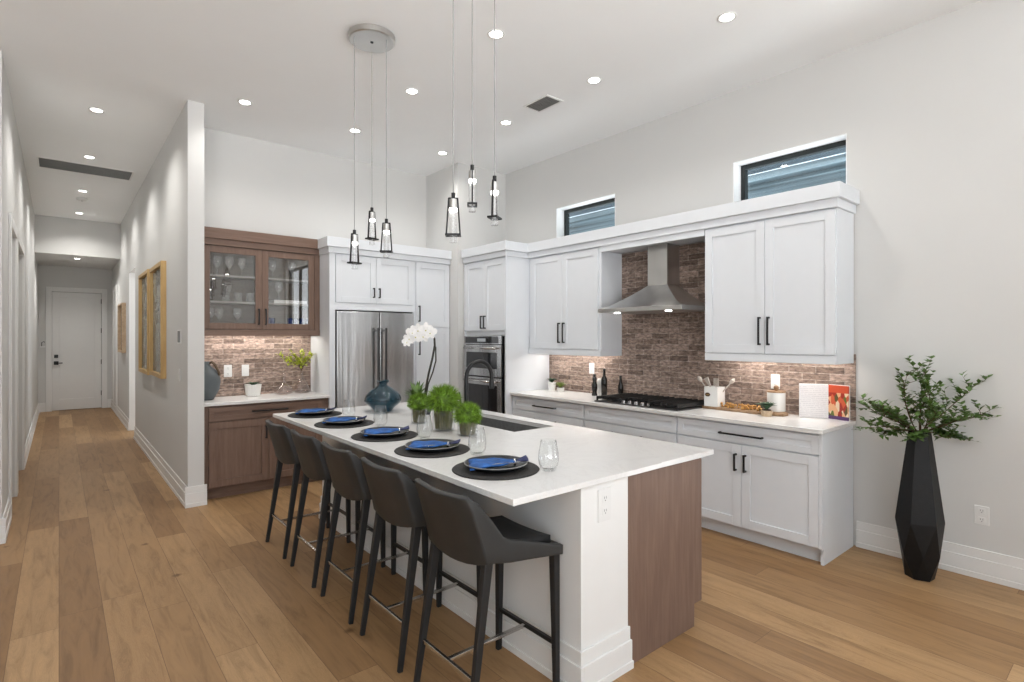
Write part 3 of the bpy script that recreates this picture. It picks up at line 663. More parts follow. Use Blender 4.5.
for nm, a, b, hx in (('door', 2.276, 2.764, 2.722), ('door', 2.776, 3.203, 2.818)):
    o = MB().box(a, b, 5.635, 5.69, 0.10, 1.806).build(nm, 'steel', rf, bevel=0.004)
    h = MB(); h.box(hx-0.011, hx+0.011, 5.565, 5.587, 0.62, 1.63)
    for z in (0.66, 1.60): h.box(hx-0.009, hx+0.009, 5.587, 5.635, z-0.012, z+0.012)
    h.build('handle', 'handle', o, bevel=0.003)

# ---------------------------------------------------------------- drinks nook
FN = faceY(5.682)
nbase = thing('nook_base_cabinet', 'brown stained wood base cabinet in the nook beside the hall', 'cabinet', (1.02, 5.682, 0))
MB().box(1.018, 2.198, 5.682, BY-0.013, 0.11, 0.884).build('carcass', 'wood_v', nbase)
MB().box(1.018, 2.198, 5.745, 5.76, 0, 0.11).build('toe_kick', 'wood_h', nbase)
dr = shaker(nbase, FN, 1.066, 2.120, 0.738, 0.868, 'wood_h', 0.045, name='drawer'); pull(dr, FN, 1.605, 0.808, 0.335, False)
d = shaker(nbase, FN, 1.066, 1.596, 0.120, 0.730, 'wood_v'); pull(d, FN, 1.566, 0.595, 0.125)
d = shaker(nbase, FN, 1.596, 2.120, 0.120, 0.730, 'wood_v'); pull(d, FN, 1.626, 0.595, 0.125)
ct = MB().box(1.018, 2.198, 5.640, BY-0.013, 0.884, 0.914).build('nook_countertop', 'quartz', loc=(1.018, 5.64, 0.884), bevel=0.004)
tag(ct, 'short white quartz worktop in the brown nook beside the hall', 'countertop')
FG = faceY(5.942)
nu = thing('glass_front_cabinet', 'brown stained wall cabinet with two glass doors', 'cabinet', (1.02, 5.942, 1.54))
ux0, ux1 = 1.020, 2.196
mb = MB()
mb.box(ux0, ux0+0.045, 5.942, BY-0.013, 1.60, 2.425); mb.box(ux1-0.045, ux1, 5.942, BY-0.013, 1.60, 2.425)
mb.box(ux0+0.045, ux1-0.045, 5.942, BY-0.013, 1.60, 1.625); mb.box(ux0+0.045, ux1-0.045, 5.942, BY-0.013, 2.40, 2.425)
mb.box(ux0+0.045, ux1-0.045, BY-0.023, BY-0.013, 1.625, 2.40); mb.box(1.590, 1.612, 5.942, BY-0.03, 1.625, 2.40)
mb.build('carcass', 'wood_in', nu)
SH = (1.885, 2.145)
for z in SH: MB().box(ux0+0.045, 1.590, 5.965, BY-0.023, z-0.018, z).box(1.612, ux1-0.045, 5.965, BY-0.023, z-0.018, z).build('shelf', 'shelf', nu)
MB().box(ux0, ux1, 5.912, 5.942, 1.54, 1.60).box(ux0, ux0+0.02, 5.942, BY-0.013, 1.54, 1.60).box(ux1-0.02, ux1, 5.942, BY-0.013, 1.54, 1.60).build('light_rail', 'wood_h', nu, bevel=0.002)
MB().box(ux0+0.08, ux1-0.08, 6.06, 6.10, 1.588, 1.598).build('light_strip', 'strip', nu)
mb = MB(); crown_boxes(mb, FG, ux0, ux1, 0.26); mb.build('crown', 'wood_h', nu, bevel=0.003)
for a, b, hu in ((1.062, 1.600, 1.566), (1.602, 2.138, 1.634)):
    fr = 0.062; mb = MB()
    mb.box(*FG(a, a+fr, 0, 0.022, 1.605, 2.418)); mb.box(*FG(b-fr, b, 0, 0.022, 1.605, 2.418))
    mb.box(*FG(a+fr, b-fr, 0, 0.022, 1.605, 1.605+fr)); mb.box(*FG(a+fr, b-fr, 0, 0.022, 2.418-fr, 2.418))
    o = mb.build('door', 'wood_v', nu, bevel=0.002)
    MB().box(*FG(a+fr, b-fr, 0.008, 0.012, 1.605+fr, 2.418-fr)).build('pane', 'pane', o)
    pull(o, FG, hu, 1.735, 0.165)
for a, b in ((ux0, 1.058), (2.142, ux1)): MB().box(a, b, 5.922, 5.942, 1.60, 2.425).build('filler', 'wood_v', nu)

# ---------------------------------------------------------------- island
IX0, IX1, IY0, IY1 = 1.31, 2.735, 1.56, 4.55
isl = thing('kitchen_island', 'long kitchen island with white seating side and brown wood end panel', 'kitchen island', (2.0, 3.05, 0))
KX, PY = 1.702, 1.580
MB().box(KX, 2.018, PY, 4.53, 0, 0.887).build('seating_wall', 'trim', isl)
mb = MB()
for t, z0, z1 in ((0.024, 0, 0.035), (0.018, 0.035, 0.130), (0.010, 0.130, 0.190)):
    mb.box(KX-t, KX, PY-t, 4.53+t, z0, z1); mb.box(KX, 2.018+t*0.6, PY-t, PY, z0, z1); mb.box(KX, 2.018, 4.53, 4.53+t, z0, z1)
mb.build('baseboard', 'trim', isl, bevel=0.002)
mb = MB(); mb.prism([(2.019, PY-0.002, 0), (2.572, PY-0.002, 0), (2.572, PY-0.002, 0.118), (2.643, PY-0.002, 0.118), (2.643, PY-0.002, 0.887), (2.019, PY-0.002, 0.887)], (0, 0.022, 0))
mb.build('end_panel', 'wood_v', isl, bevel=0.0015)
mb = MB(); mb.prism([(2.019, 4.51, 0), (2.572, 4.51, 0), (2.572, 4.51, 0.118), (2.643, 4.51, 0.118), (2.643, 4.51, 0.887), (2.019, 4.51, 0.887)], (0, 0.022, 0))
mb.build('end_panel', 'wood_v', isl, bevel=0.0015)
MB().box(2.019, 2.620, PY+0.022, 2.64, 0.118, 0.887).box(2.019, 2.620, 3.58, 4.509, 0.118, 0.887).box(2.019, 2.620, 2.64, 3.58, 0.118, 0.62).box(2.019, 2.21, 2.64, 3.58, 0.62, 0.887).build('carcass', 'wood_v', isl)
MB().box(2.55, 2.565, PY+0.022, 4.509, 0, 0.118).build('toe_kick', 'wood_h', isl)
FI = lambda u0, u1, d0, d1, z0, z1: (2.620+d0, 2.620+d1, u0, u1, z0, z1)
for a, b in ((1.61, 2.10), (2.10, 2.62), (2.62, 3.11), (3.11, 3.60), (3.60, 4.05), (4.05, 4.50)):
    d = shaker(isl, FI, a, b, 0.122, 0.87, 'wood_v'); pull(d, FI, b-0.05, 0.72, 0.13)
SX0, SX1, SY0, SY1 = 2.250, 2.610, 2.675, 3.520
mb = MB(); z0, z1 = 0.887, 0.914
mb.box(IX0, SX0, IY0, IY1, z0, z1); mb.box(SX1, IX1, IY0, IY1, z0, z1); mb.box(SX0, SX1, IY0, SY0, z0, z1); mb.box(SX0, SX1, SY1, IY1, z0, z1)
bmesh.ops.remove_doubles(mb.bm, verts=mb.bm.verts, dist=1e-5)
inner = [f for f in mb.bm.faces if len([g for g in mb.bm.faces if g is not f and (g.calc_center_median()-f.calc_center_median()).length < 1e-4])]
bmesh.ops.delete(mb.bm, geom=inner, context='FACES')
ict = mb.build('island_countertop', 'quartz', loc=(IX0, IY0, z0), bevel=0.003)
tag(ict, 'large white quartz slab topping the kitchen island', 'countertop')
mb = MB(); w_ = 0.008
mb.box(SX0-w_, SX0, SY0-w_, SY1+w_, 0.67, 0.886); mb.box(SX1, SX1+w_, SY0-w_, SY1+w_, 0.67, 0.886)
mb.box(SX0, SX1, SY0-w_, SY0, 0.67, 0.886); mb.box(SX0, SX1, SY1, SY1+w_, 0.67, 0.886); mb.box(SX0-w_, SX1+w_, SY0-w_, SY1+w_, 0.655, 0.67)
sk = thing('kitchen_sink', 'dark undermount sink set into the island countertop', 'sink', (2.42, 3.1, 0.655))
mb.build('basin', 'sink', sk)
MB().lathe([(0, 0), (0.045, 0), (0.045, 0.004), (0.03, 0.006), (0, 0.004)], (2.43, 3.1, 0.67), 20).build('drain', 'chrome', sk)
fa = thing('kitchen_faucet', 'tall matte black gooseneck faucet behind the island sink', 'faucet', (2.19, 3.12, 0.914))
fx, fy = 2.19, 3.12
mb = MB().lathe([(0, 0), (0.030, 0), (0.030, 0.006), (0.024, 0.010), (0.024, 0.13), (0.018, 0.14), (0, 0.14)], (fx, fy, 0.914), 20); mb.build('body', 'black', fa, smooth=False)
R_ = 0.112; pts = [(fx, fy, 1.04)] + [(fx, fy, 1.04+0.2*k/4) for k in range(1, 5)]
for k in range(1, 15): a = PI-PI*k/14; pts.append((fx+R_+R_*math.cos(a), fy, 1.24+R_*math.sin(a)))
pts.append((fx+2*R_, fy, 1.215))
MB().tube(pts, 0.0145, 12).build('spout', 'black', fa, smooth=True)
MB().lathe([(0, 0), (0.015, 0), (0.019, 0.012), (0.019, 0.05), (0.0145, 0.07), (0, 0.07)], (fx+2*R_, fy, 1.150), 16).build('spray_head', 'black', fa)
MB().tube([(fx, fy+0.02, 1.0), (fx, fy+0.055, 1.0)], 0.014, 10).tube([(fx, fy+0.05, 1.0), (fx-0.005, fy+0.062, 1.05), (fx-0.012, fy+0.07, 1.135)], [0.009, 0.007, 0.006], 8).build('lever', 'black', fa, smooth=True)

# outlets and switches
def outlet(name, label, p, n, w_=0.072, h_=0.118, kind='duplex', group=None):
    """p = centre on the wall, n = outward axis '-x','-y'"""
    t = thing(name, label, 'outlet' if kind == 'duplex' else 'switch', p, group)
    def B(mb, u0, u1, d0, d1, z0, z1):
        x, y, z = p
        if n == '-x': mb.box(x-d1, x-d0, y+u0, y+u1, z+z0, z+z1)
        else: mb.box(x+u0, x+u1, y-d1, y-d0, z+z0, z+z1)
    mb = MB(); B(mb, -w_/2, w_/2, 0, 0.006, -h_/2, h_/2); mb.build('cover_plate', 'plastic', t, bevel=0.002)
    if kind == 'duplex':
        for s_ in (-1, 1):
            mb = MB(); B(mb, -0.017, 0.017, 0.006, 0.0085, s_*0.028-0.017, s_*0.028+0.017); o = mb.build('socket', 'plastic', t, bevel=0.002)
            mb = MB()
            for u in (-0.0075, 0.0045): B(mb, u, u+0.003, 0.0085, 0.009, s_*0.028-0.002, s_*0.028+0.009)
            B(mb, -0.003, 0.003, 0.0085, 0.009, s_*0.028-0.011, s_*0.028-0.006); mb.build('slot', 'slot', o)
    else:
        mb = MB(); B(mb, -0.017, 0.017, 0.006, 0.010, -0.034, 0.034); mb.build('rocker', 'plastic', t, bevel=0.002)
    return t
outlet('wall_outlet', 'white outlet low on the wall right of the black vase', (WX, 0.725, 0.40), '-x')
outlet('island_outlet', 'white outlet on the white end pier of the island', (1.850, PY, 0.785), '-y', 0.085, 0.145)
outlet('brick_outlet', 'white outlet on brick above the round wood-topped canister', (WX-0.012, 2.005, 1.165), '-x')
outlet('brick_outlet', 'white outlet on brick behind the dark bottles', (WX-0.012, 3.98, 1.185), '-x')
outlet('nook_outlet', 'white plate nearer the grey jug in the nook', (1.345, BY-0.012, 1.175), '-y', 0.075, 0.125)
outlet('nook_switch', 'white switch plate above the ribbed planter in the nook', (1.512, BY-0.012, 1.175), '-y', 0.070, 0.120, 'rocker')
outlet('hall_switch', 'white switch plate under the thermostat on hall wall corner', (HX, 5.98, 1.165), '-x', 0.07, 0.118, 'rocker')
th = thing('thermostat', 'small grey and white thermostat panel near the hall corner', 'thermostat', (HX, 5.99, 1.53))
MB().box(HX-0.010, HX, 5.90, 6.08, 1.465, 1.595).build('wall_plate', 'plastic', th, bevel=0.003)
MB().box(HX-0.024, HX-0.010, 5.915, 5.97, 1.475, 1.585).build('screen', 'greyvent', th, bevel=0.003)

# ---------------------------------------------------------------- bar stools
def quadstrip(bm, rows):
    V = [[bm.verts.new(p) for p in r] for r in rows]
    for a, b in zip(V, V[1:]):
        for k in range(len(a)-1): bm.faces.new([a[k], a[k+1], b[k+1], b[k]])
def make_stool():
    """local frame: x forward (towards the island), y across, origin on the floor under the seat"""
    t = thing('bar_stool', '', 'bar stool', (0, 0, 0))
    # shell: back and side wings as one bent sheet; columns run from one front corner round the back to the other: (x, y, z_bottom, z_top)
    cols = [(0.234, -0.203, 0.590, 0.634), (0.15, -0.204, 0.603, 0.655), (0.05, -0.205, 0.618, 0.688), (-0.060, -0.205, 0.632, 0.722),
            (-0.100, -0.204, 0.637, 0.740), (-0.150, -0.201, 0.642, 0.815), (-0.196, -0.198, 0.647, 0.893), (-0.212, -0.196, 0.649, 0.917),
            (-0.222, -0.170, 0.642, 0.918), (-0.226, -0.11, 0.628, 0.914), (-0.229, -0.05, 0.621, 0.910), (-0.230, 0.0, 0.619, 0.908)]
    cols = cols + [(x, -y, a, b) for x, y, a, b in cols[:-1][::-1]]
    mb = MB(); rows = []
    for k in range(6):
        f = k/5; row = []
        for x, y, a, b in cols:
            z = a+(b-a)*f; h_ = max(0, (z-0.66)/0.26)
            back = min(1, max(0, (-x-0.06)/0.15))
            row.append((x-0.020*h_*back+0.060*(1-h_)*back, y*(1-0.075*h_), z))
        rows.append(row)
    quadstrip(mb.bm, rows)
    o = mb.build('seat_shell', 'leather', t, smooth=True, recalc=False); o.data.set_sharp_from_angle(angle=math.radians(24))
    so = o.modifiers.new('thickness', 'SOLIDIFY'); so.thickness = 0.026; so.offset = -1
    be = o.modifiers.new('bevel', 'BEVEL'); be.width = 0.005; be.segments = 2; be.limit_method = 'ANGLE'; be.angle_limit = 0.6
    # seat pad, dished and dropping to the front
    mb = MB(); rows = []
    for i in range(9):
        x = -0.138+0.350*i/8; row = []
        for j in range(9):
            y = -0.172+0.344*j/8; e = abs(y)/0.172
            row.append((x, y, 0.682-0.062*(i/8)+0.008*e*e-0.012*math.sin(PI*i/8)))
        rows.append(row)
    quadstrip(mb.bm, rows)
    o = mb.build('seat_pad', 'pad', t, smooth=True, recalc=False); so = o.modifiers.new('thickness', 'SOLIDIFY'); so.thickness = 0.035; so.offset = -1
    MB().box(0.214, 0.236, -0.203, 0.203, 0.590, 0.634).build('front_rail', 'leather', t, bevel=0.006)
    for sy in (-1, 1):
        MB().bar((-0.140, sy*0.184, 0.665), (-0.240, sy*0.200, 0), 0.015, 0.021, (0, 1, 0), (0.010, 0.012)).build('leg', 'leg', t, bevel=0.004)
        MB().bar((0.218, sy*0.189, 0.632), (0.220, sy*0.200, 0), 0.018, 0.018, (0, 1, 0), (0.011, 0.013)).build('leg', 'leg', t, bevel=0.004)
    MB().box(-0.216, -0.202, -0.186, 0.186, 0.192, 0.210).build('footrest', 'chrome', t, bevel=0.002)
    MB().box(0.210, 0.228, -0.188, 0.188, 0.192, 0.210).build('footrest', 'black', t, bevel=0.002)
    MB().box(-0.202, 0.210, -0.009, 0.009, 0.194, 0.208).build('footrest', 'chrome', t, bevel=0.002)
    return t
STOOLS = [(1.876, 'charcoal bar stool nearest the camera at the island end'), (2.420, 'second charcoal bar stool from the near end of the island'),
          (2.963, 'charcoal bar stool in the middle of the row of five'), (3.507, 'fourth charcoal bar stool from the near end of the island'),
          (4.067, 'charcoal bar stool at the far island end by the brown nook')]
proto = make_stool()
for i, (y, lab) in enumerate(STOOLS):
    o = proto if i == 0 else dup(proto)
    o.location = (1.430, y, 0); o['label'] = lab; o['group'] = 'bar stools along the island'

# ---------------------------------------------------------------- place settings
MATS = [(1.550, 1.972), (1.550, 2.527), (1.547, 3.078), (1.545, 3.690), (1.553, 4.280)]
WHERE = ['nearest the camera', 'second from the near end', 'in the middle of the row', 'fourth from the near end', 'at the far end by the nook']
pm = MB().lathe([(0, 0), (0.200, 0), (0.203, 0.003), (0.200, 0.006), (0, 0.006)], n=48).build('placemat', 'mat_black'); tag(pm, '', 'placemat')
pl = thing('plate', '', 'plate'); 
MB().lathe([(0, 0.006), (0.085, 0.004), (0.10, 0), (0.108, 0.002), (0.142, 0.022), (0.146, 0.026), (0.143, 0.028), (0.105, 0.011), (0, 0.011)], n=48).build('dish', 'plate', pl, smooth=True)
MB().lathe([(0.1425, 0.0265), (0.1470, 0.0262), (0.1462, 0.0292), (0.1425, 0.0290)], n=48, close=True).build('rim', 'plate_rim', pl)  # pale ring all round, a highlight put into the rim colour
def make_napkin():
    t = thing('napkin', '', 'napkin')
    def zig(x, y, A): return 0.006*math.sin(y*95+x*20)*A+0.004*math.sin(x*60+y*30)*A
    mb = MB(); rows = []; n = 14
    for i in range(n+1):
        f = i/n; x = -0.118+0.195*f; hw = 0.088*(1-f)**0.8+0.013; row = []
        for j in range(15):
            g = -1+2*j/14; y = g*hw
            z = 0.030+0.010*f+zig(x, y*(0.08/hw), 1.0-0.3*f)+0.004*math.cos(g*1.4)
            if f < 0.12: z -= 0.008*(0.12-f)/0.12
            row.append((x, y, z))
        rows.append(row)
    quadstrip(mb.bm, rows)
    o = mb.build('cloth', 'napkin', t, smooth=True, recalc=False); so = o.modifiers.new('thickness', 'SOLIDIFY'); so.thickness = 0.010; so.offset = -1
    # second fold lying under the first, darker underside showing at its left edge
    mb = MB(); rows = []
    for i in range(8):
        x = -0.122+0.05*i/7; row = []
        for j in range(9):
            g = -1+2*j/8; row.append((x, g*0.058, 0.022+0.003*math.sin(g*6)+0.004*i/7))
        rows.append(row)
    quadstrip(mb.bm, rows)
    o = mb.build('under_fold', 'napkin_dark', t, smooth=True, recalc=False); so = o.modifiers.new('thickness', 'SOLIDIFY'); so.thickness = 0.008; so.offset = -1
    MB().tube([(0.074+0.001*math.cos(a), 0.022*math.cos(a), 0.040+0.018*math.sin(a)) for a in [2*PI*k/16 for k in range(17)]], 0.0055, 8, caps=False).build('napkin_ring', 'silver', t, smooth=True)
    mb = MB(); rows = []
    for i in range(7):
        f = i/6; x = 0.078+0.052*f; hw = 0.012+0.030*f; row = []
        for j in range(9):
            g = -1+2*j/8; row.append((x, g*hw, 0.042+0.020*f+0.007*math.sin(g*9)*f))
        rows.append(row)
    quadstrip(mb.bm, rows)
    o = mb.build('gathered_tail', 'napkin_dark', t, smooth=True, recalc=False); so = o.modifiers.new('thickness', 'SOLIDIFY'); so.thickness = 0.006
    return t
nk = make_napkin()
def make_fork():
    t = thing('fork', '', 'fork')
    mb = MB(); mb.bar((-0.085, 0, 0), (0.02, 0, 0.004), 0.0045, 0.0013, (0, 1, 0), (0.0025, 0.0012)); mb.bar((0.02, 0, 0.004), (0.045, 0, 0.002), 0.0025, 0.0012, (0, 1, 0), (0.011, 0.0012))
    for k in range(4): mb.bar((0.045, -0.0095+0.0063*k, 0.002), (0.085, -0.0085+0.0057*k, 0.006), 0.0014, 0.001, (0, 1, 0))
    mb.build('fork_body', 'silver', t); return t
fk = make_fork()
wg = thing('stemless_wine_glass', '', 'wine glass')
MB().lathe([(0, 0.004), (0.020, 0.003), (0.028, 0), (0.034, 0.006), (0.0445, 0.030), (0.0475, 0.055), (0.0455, 0.085), (0.039, 0.118), (0.0355, 0.140), (0.0342, 0.140), (0.0375, 0.118), (0.0438, 0.085), (0.0458, 0.055), (0.0425, 0.032), (0.030, 0.012), (0, 0.010)], n=32).build('bowl', 'clear', wg, smooth=True)
GL = [(1.722, 1.800), (1.672, 2.283), (1.690, 2.845), (1.697, 3.440), (1.690, 3.955)]
CA = -math.radians(39.88)
for i, (x, y) in enumerate(MATS):
    p = pm if i == 0 else dup(pm); p.location = (x, y, 0.914); p['label'] = 'round black placemat on the island, ' + WHERE[i]; p['group'] = 'placemats on the island'
    p = pl if i == 0 else dup(pl); p.location = (x, y, 0.920); p['label'] = 'dark round plate with highlight painted on its rim, ' + WHERE[i]; p['group'] = 'plates on the island'
    p = nk if i == 0 else dup(nk); p.location = (x+0.006, y-0.005, 0.917); p.scale = (1.08, 1.05, 0.72); p.rotation_euler = (0, 0, CA+(0.1, -0.05, 0.22, 0.0, 0.08)[i]); p['label'] = 'blue napkin gathered in a ring on the plate ' + WHERE[i]; p['group'] = 'napkins on the plates'
    if i < 2:
        p = fk if i == 0 else dup(fk); a = CA+0.32; p.location = (x+0.028*math.cos(CA+1.2)-0.01-0.045*math.sin(-CA)*0.4, y-0.055, 0.948); p.rotation_euler = (0, 0, a)
        p['label'] = 'silver fork lying on the blue napkin ' + WHERE[i]; p['group'] = 'forks on the napkins'
    gx, gy = GL[i]; p = wg if i == 0 else dup(wg); p.location = (gx, gy, 0.914); p['label'] = 'clear stemless wine glass on the island, ' + WHERE[i]; p['group'] = 'wine glasses on the island'

# ---------------------------------------------------------------- island centrepieces
gv = thing('blue_glass_vase', 'squat dark blue blown glass vase on the island', 'vase', (2.058, 4.127, 0.914))
mb = MB().lathe([(0, 0.012), (0.066, 0.010), (0.076, 0), (0.084, 0.004), (0.094, 0.024), (0.128, 0.058), (0.168, 0.092), (0.182, 0.118), (0.180, 0.140), (0.170, 0.172), (0.142, 0.208), (0.092, 0.246), (0.046, 0.280), (0.036, 0.298), (0.044, 0.318), (0.056, 0.330)], n=40)
for v in mb.bm.verts:
    a = math.atan2(v.co.y, v.co.x); f = max(0, (v.co.z-0.26)/0.07); v.co.z += 0.010*f*math.sin(3*a+0.6); r = 1+0.05*math.sin(2*a)*math.sin(PI*min(1, v.co.z/0.33)); v.co.x *= r*0.87; v.co.y *= r*0.87; v.co.z *= 0.76; v.co += Vector((2.058, 4.127, 0.914))
o = mb.build('vessel', 'blueglass', gv, smooth=True)
def grass_pot(label, x, y, r, ph, br, bz):
    t = thing('grass_ball_vase', label, 'potted grass', (x, y, 0.914), 'grass balls in glass cylinders on the island')
    mb = MB().lathe([(0, 0.006), (r-0.004, 0.006), (r-0.004, ph), (r, ph), (r, 0), (0, 0)], (x, y, 0.914), 32); mb.build('glass_cylinder', 'clear', t)
    rr = r-0.007; mb = MB().lathe([(0, 0.010), (rr*0.82, 0.010), (rr*0.9, ph*0.4), (rr*0.97, ph*0.95), (0, ph*0.97)], (x, y, 0.914), 24); mb.build('stem_bundle', 'stems', t)
    mb = MB(); rng = random.Random(int(x*1000+y*77)); c = Vector((x, y, 0.914+bz))
    mb.ball(c, br*0.72, 2, (1, 1, 0.85))
    for k in range(1500):
        z = rng.uniform(-0.55, 1.0); a = rng.uniform(0, 2*PI); q = math.sqrt(max(0, 1-z*z))
        d = Vector((q*math.cos(a), q*math.sin(a), z)); d2 = (d+Vector((rng.gauss(0, .22), rng.gauss(0, .22), rng.gauss(-.12, .22)))).normalized()
        L = br*rng.uniform(0.34, 0.48); b = c+Vector((d.x*br*0.62, d.y*br*0.62, d.z*br*0.55)); wv = d2.cross(Vector((rng.random()-.5, rng.random()-.5, rng.random()-.5))).normalized()*br*0.022
        v0 = mb.bm.verts.new(b-wv); v1 = mb.bm.verts.new(b+wv); v2 = mb.bm.verts.new(b+d2*L); mb.bm.faces.new([v0, v1, v2])
    mb.build('grass', 'grass', t, recalc=False); return t
grass_pot('green grass ball in glass cylinder, left of the three by the blue vase', 1.965, 3.385, 0.055, 0.105, 0.088, 0.142)
grass_pot('tallest and largest green grass ball in a clear glass cylinder', 1.945, 3.030, 0.074, 0.140, 0.128, 0.190)
grass_pot('green grass ball in glass cylinder, nearest the island sink', 1.950, 2.765, 0.062, 0.095, 0.098, 0.125)

# orchid
oc = thing('potted_orchid', 'white orchid with arching dark stems and a green rosette on the island', 'orchid', (2.22, 3.74, 0.914))
ox, oy = 2.22, 3.74
MB().lathe([(0, 0.004), (0.045, 0.0), (0.062, 0.05), (0.066, 0.11), (0.060, 0.11), (0.055, 0.095), (0, 0.095)], (ox, oy, 0.914), 24).build('pot', 'vasegrey', oc, smooth=True)
mb = MB(); rng = random.Random(4)
for k in range(26):
    a = k*2.4; el = 0.25+0.9*rng.random(); d = Vector((math.cos(a)*math.cos(el), math.sin(a)*math.cos(el), math.sin(el)))
    mb.leaf((ox-0.055+0.01*math.cos(a), oy+0.03+0.01*math.sin(a), 1.035), d, (0, 0, 1), 0.15*rng.uniform(.7, 1.15), 0.022, 0.12)
mb.build('rosette', 'leaf', oc, recalc=False)
RT = Vector((0.767, -0.641, 0))   # sideways, along the island view
def sp(a, z, dpt=0): return Vector((ox, oy, z))+RT*a
st1 = [sp(0.0, 1.0), sp(0.012, 1.12), sp(0.035, 1.24), sp(0.065, 1.36), sp(0.083, 1.46), sp(0.080, 1.515), sp(0.055, 1.555), sp(0.010, 1.575), sp(-0.05, 1.565), sp(-0.11, 1.53)]
st2 = [sp(0.004, 1.0), sp(0.030, 1.15), sp(0.068, 1.25), sp(0.092, 1.34), sp(0.090, 1.45)]
MB().tube(st1, [0.0085]*6+[0.007, 0.0055, 0.0045, 0.004], 8).build('stem', 'twig_dark', oc, smooth=True)
MB().tube(st2, 0.0058, 8).build('stem', 'twig_dark', oc, smooth=True)
def bloom(c, face, s, rng):
    mb = MB(); c = Vector(c); face = Vector(face).normalized(); u = face.cross(Vector((0, 0, 1))).normalized(); v = u.cross(face)
    for k, (ang, L, W) in enumerate(((90, 1, .42), (162, 1.0, .62), (18, 1.0, .62), (234, .9, .38), (306, .9, .38))):
        a = math.radians(ang); d = u*math.cos(a)+v*math.sin(a); sd = d.cross(face)
        pts = [c, c+d*s*L*.35+sd*s*W*.75+face*s*.10, c+d*s*L*.8+sd*s*W*.62+face*s*.12, c+d*s*L+face*s*.04, c+d*s*L*.8-sd*s*W*.62+face*s*.12, c+d*s*L*.35-sd*s*W*.75+face*s*.10]
        mb.bm.faces.new([mb.bm.verts.new(p) for p in pts])
    o = mb.build('flower', 'petal', oc, recalc=False); so = o.modifiers.new('thickness', 'SOLIDIFY'); so.thickness = 0.0015
    MB().ball(c+face*s*0.14-v*s*0.1, s*0.10, 1).build('flower_lip', 'petal_y', o)
rng = random.Random(9)
for a, z, s in ((0.055, 1.560, .050), (0.018, 1.585, .052), (-0.002, 1.535, .050), (-0.040, 1.580, .050), (-0.062, 1.530, .050), (-0.085, 1.562, .048), (-0.110, 1.515, .044), (-0.130, 1.485, .036)):
    bloom(sp(a, z)+Vector((-0.02, -0.02, 0)), Vector((-0.6+rng.gauss(0, .25), -0.75+rng.gauss(0, .25), -0.1+rng.gauss(0, .2))), s*1.22, rng)

# ---------------------------------------------------------------- things on the cooktop worktop
CZ = 0.914
def rosette(mb, c, n, L, W, rng, el0=0.42, el1=1.4, curl=0.25):
    for k in range(n):
        f = k/max(1, n-1); a = k*2.399; el = el0+(el1-el0)*f; l = L*(1-0.55*f)*rng.uniform(.85, 1.1)
        mb.leaf(Vector(c)+Vector((0.006*math.cos(a), 0.006*math.sin(a), 0)), (math.cos(a)*math.cos(el), math.sin(a)*math.cos(el), math.sin(el)), (0, 0, 1), l, W, curl)
def small_pot(label, x, y, prof, potmat, leafmat, n, L, W, z, group=None, base=CZ):
    t = thing('succulent_pot', label, 'potted succulent', (x, y, base), group)
    MB().lathe(prof, (x, y, base), 24).build('pot', potmat, t, smooth=False)
    rr = prof[-2][0]; MB().lathe([(0, z-0.012), (rr, z-0.012), (rr, z-0.006), (0, z-0.006)], (x, y, base), 20).build('soil', 'soil', t)
    mb = MB(); rosette(mb, (x, y, base+z-0.006), n, L, W, random.Random(int(x*999))); mb.build('succulent', leafmat, t, recalc=False); return t
small_pot('small dark succulent in a white pot in the corner by the oven tower', 4.36, 4.50, [(0, 0), (0.036, 0), (0.048, 0.095), (0.044, 0.095), (0.036, 0.01), (0, 0.01)], 'ceramic', 'succ', 30, 0.090, 0.020, 0.095)
small_pot('small yellow-green succulent in a low white bowl by the oven tower', 4.33, 4.33, [(0, 0), (0.032, 0), (0.044, 0.045), (0.040, 0.045), (0.032, 0.01), (0, 0.01)], 'ribbed', 'succ_y', 44, 0.105, 0.020, 0.05)
def bottle(label, x, y, prof, mat, cap=None, capmat='black', cat='bottle', name='oil_bottle'):
    t = thing(name, label, cat, (x, y, CZ)); MB().lathe(prof, (x, y, CZ), 20).build('glass_body', mat, t, smooth=True)
    if cap: MB().lathe([(0, cap[0]), (cap[2], cap[0]), (cap[2], cap[1]), (0, cap[1])], (x, y, CZ), 14).build('stopper', capmat, t)
    return t
bottle('dark pepper mill shaped bottle, left of the bottles beside the cooktop', 4.30, 3.80, [(0, 0), (0.030, 0), (0.030, 0.015), (0.020, 0.035), (0.030, 0.07), (0.030, 0.115), (0.018, 0.15), (0.024, 0.175), (0.020, 0.195), (0, 0.195)], 'bottleglass', (0.195, 0.225, 0.015))
bottle('tallest dark oil bottle beside the cooktop', 4.32, 3.685, [(0, 0), (0.032, 0), (0.032, 0.18), (0.014, 0.215), (0.0125, 0.265), (0, 0.265)], 'bottleglass', (0.265, 0.285, 0.014))
bottle('white salt cellar between the dark bottles', 4.385, 3.80, [(0, 0), (0.030, 0), (0.030, 0.16), (0.022, 0.175), (0, 0.175)], 'ceramic', None, cat='shaker', name='salt_shaker')
bottle('short dark bottle right of the tall one at the rear of the cooktop', 4.435, 3.565, [(0, 0), (0.024, 0), (0.020, 0.02), (0.027, 0.05), (0.028, 0.11), (0.015, 0.15), (0.012, 0.19), (0, 0.19)], 'bottleglass', (0.19, 0.215, 0.013))
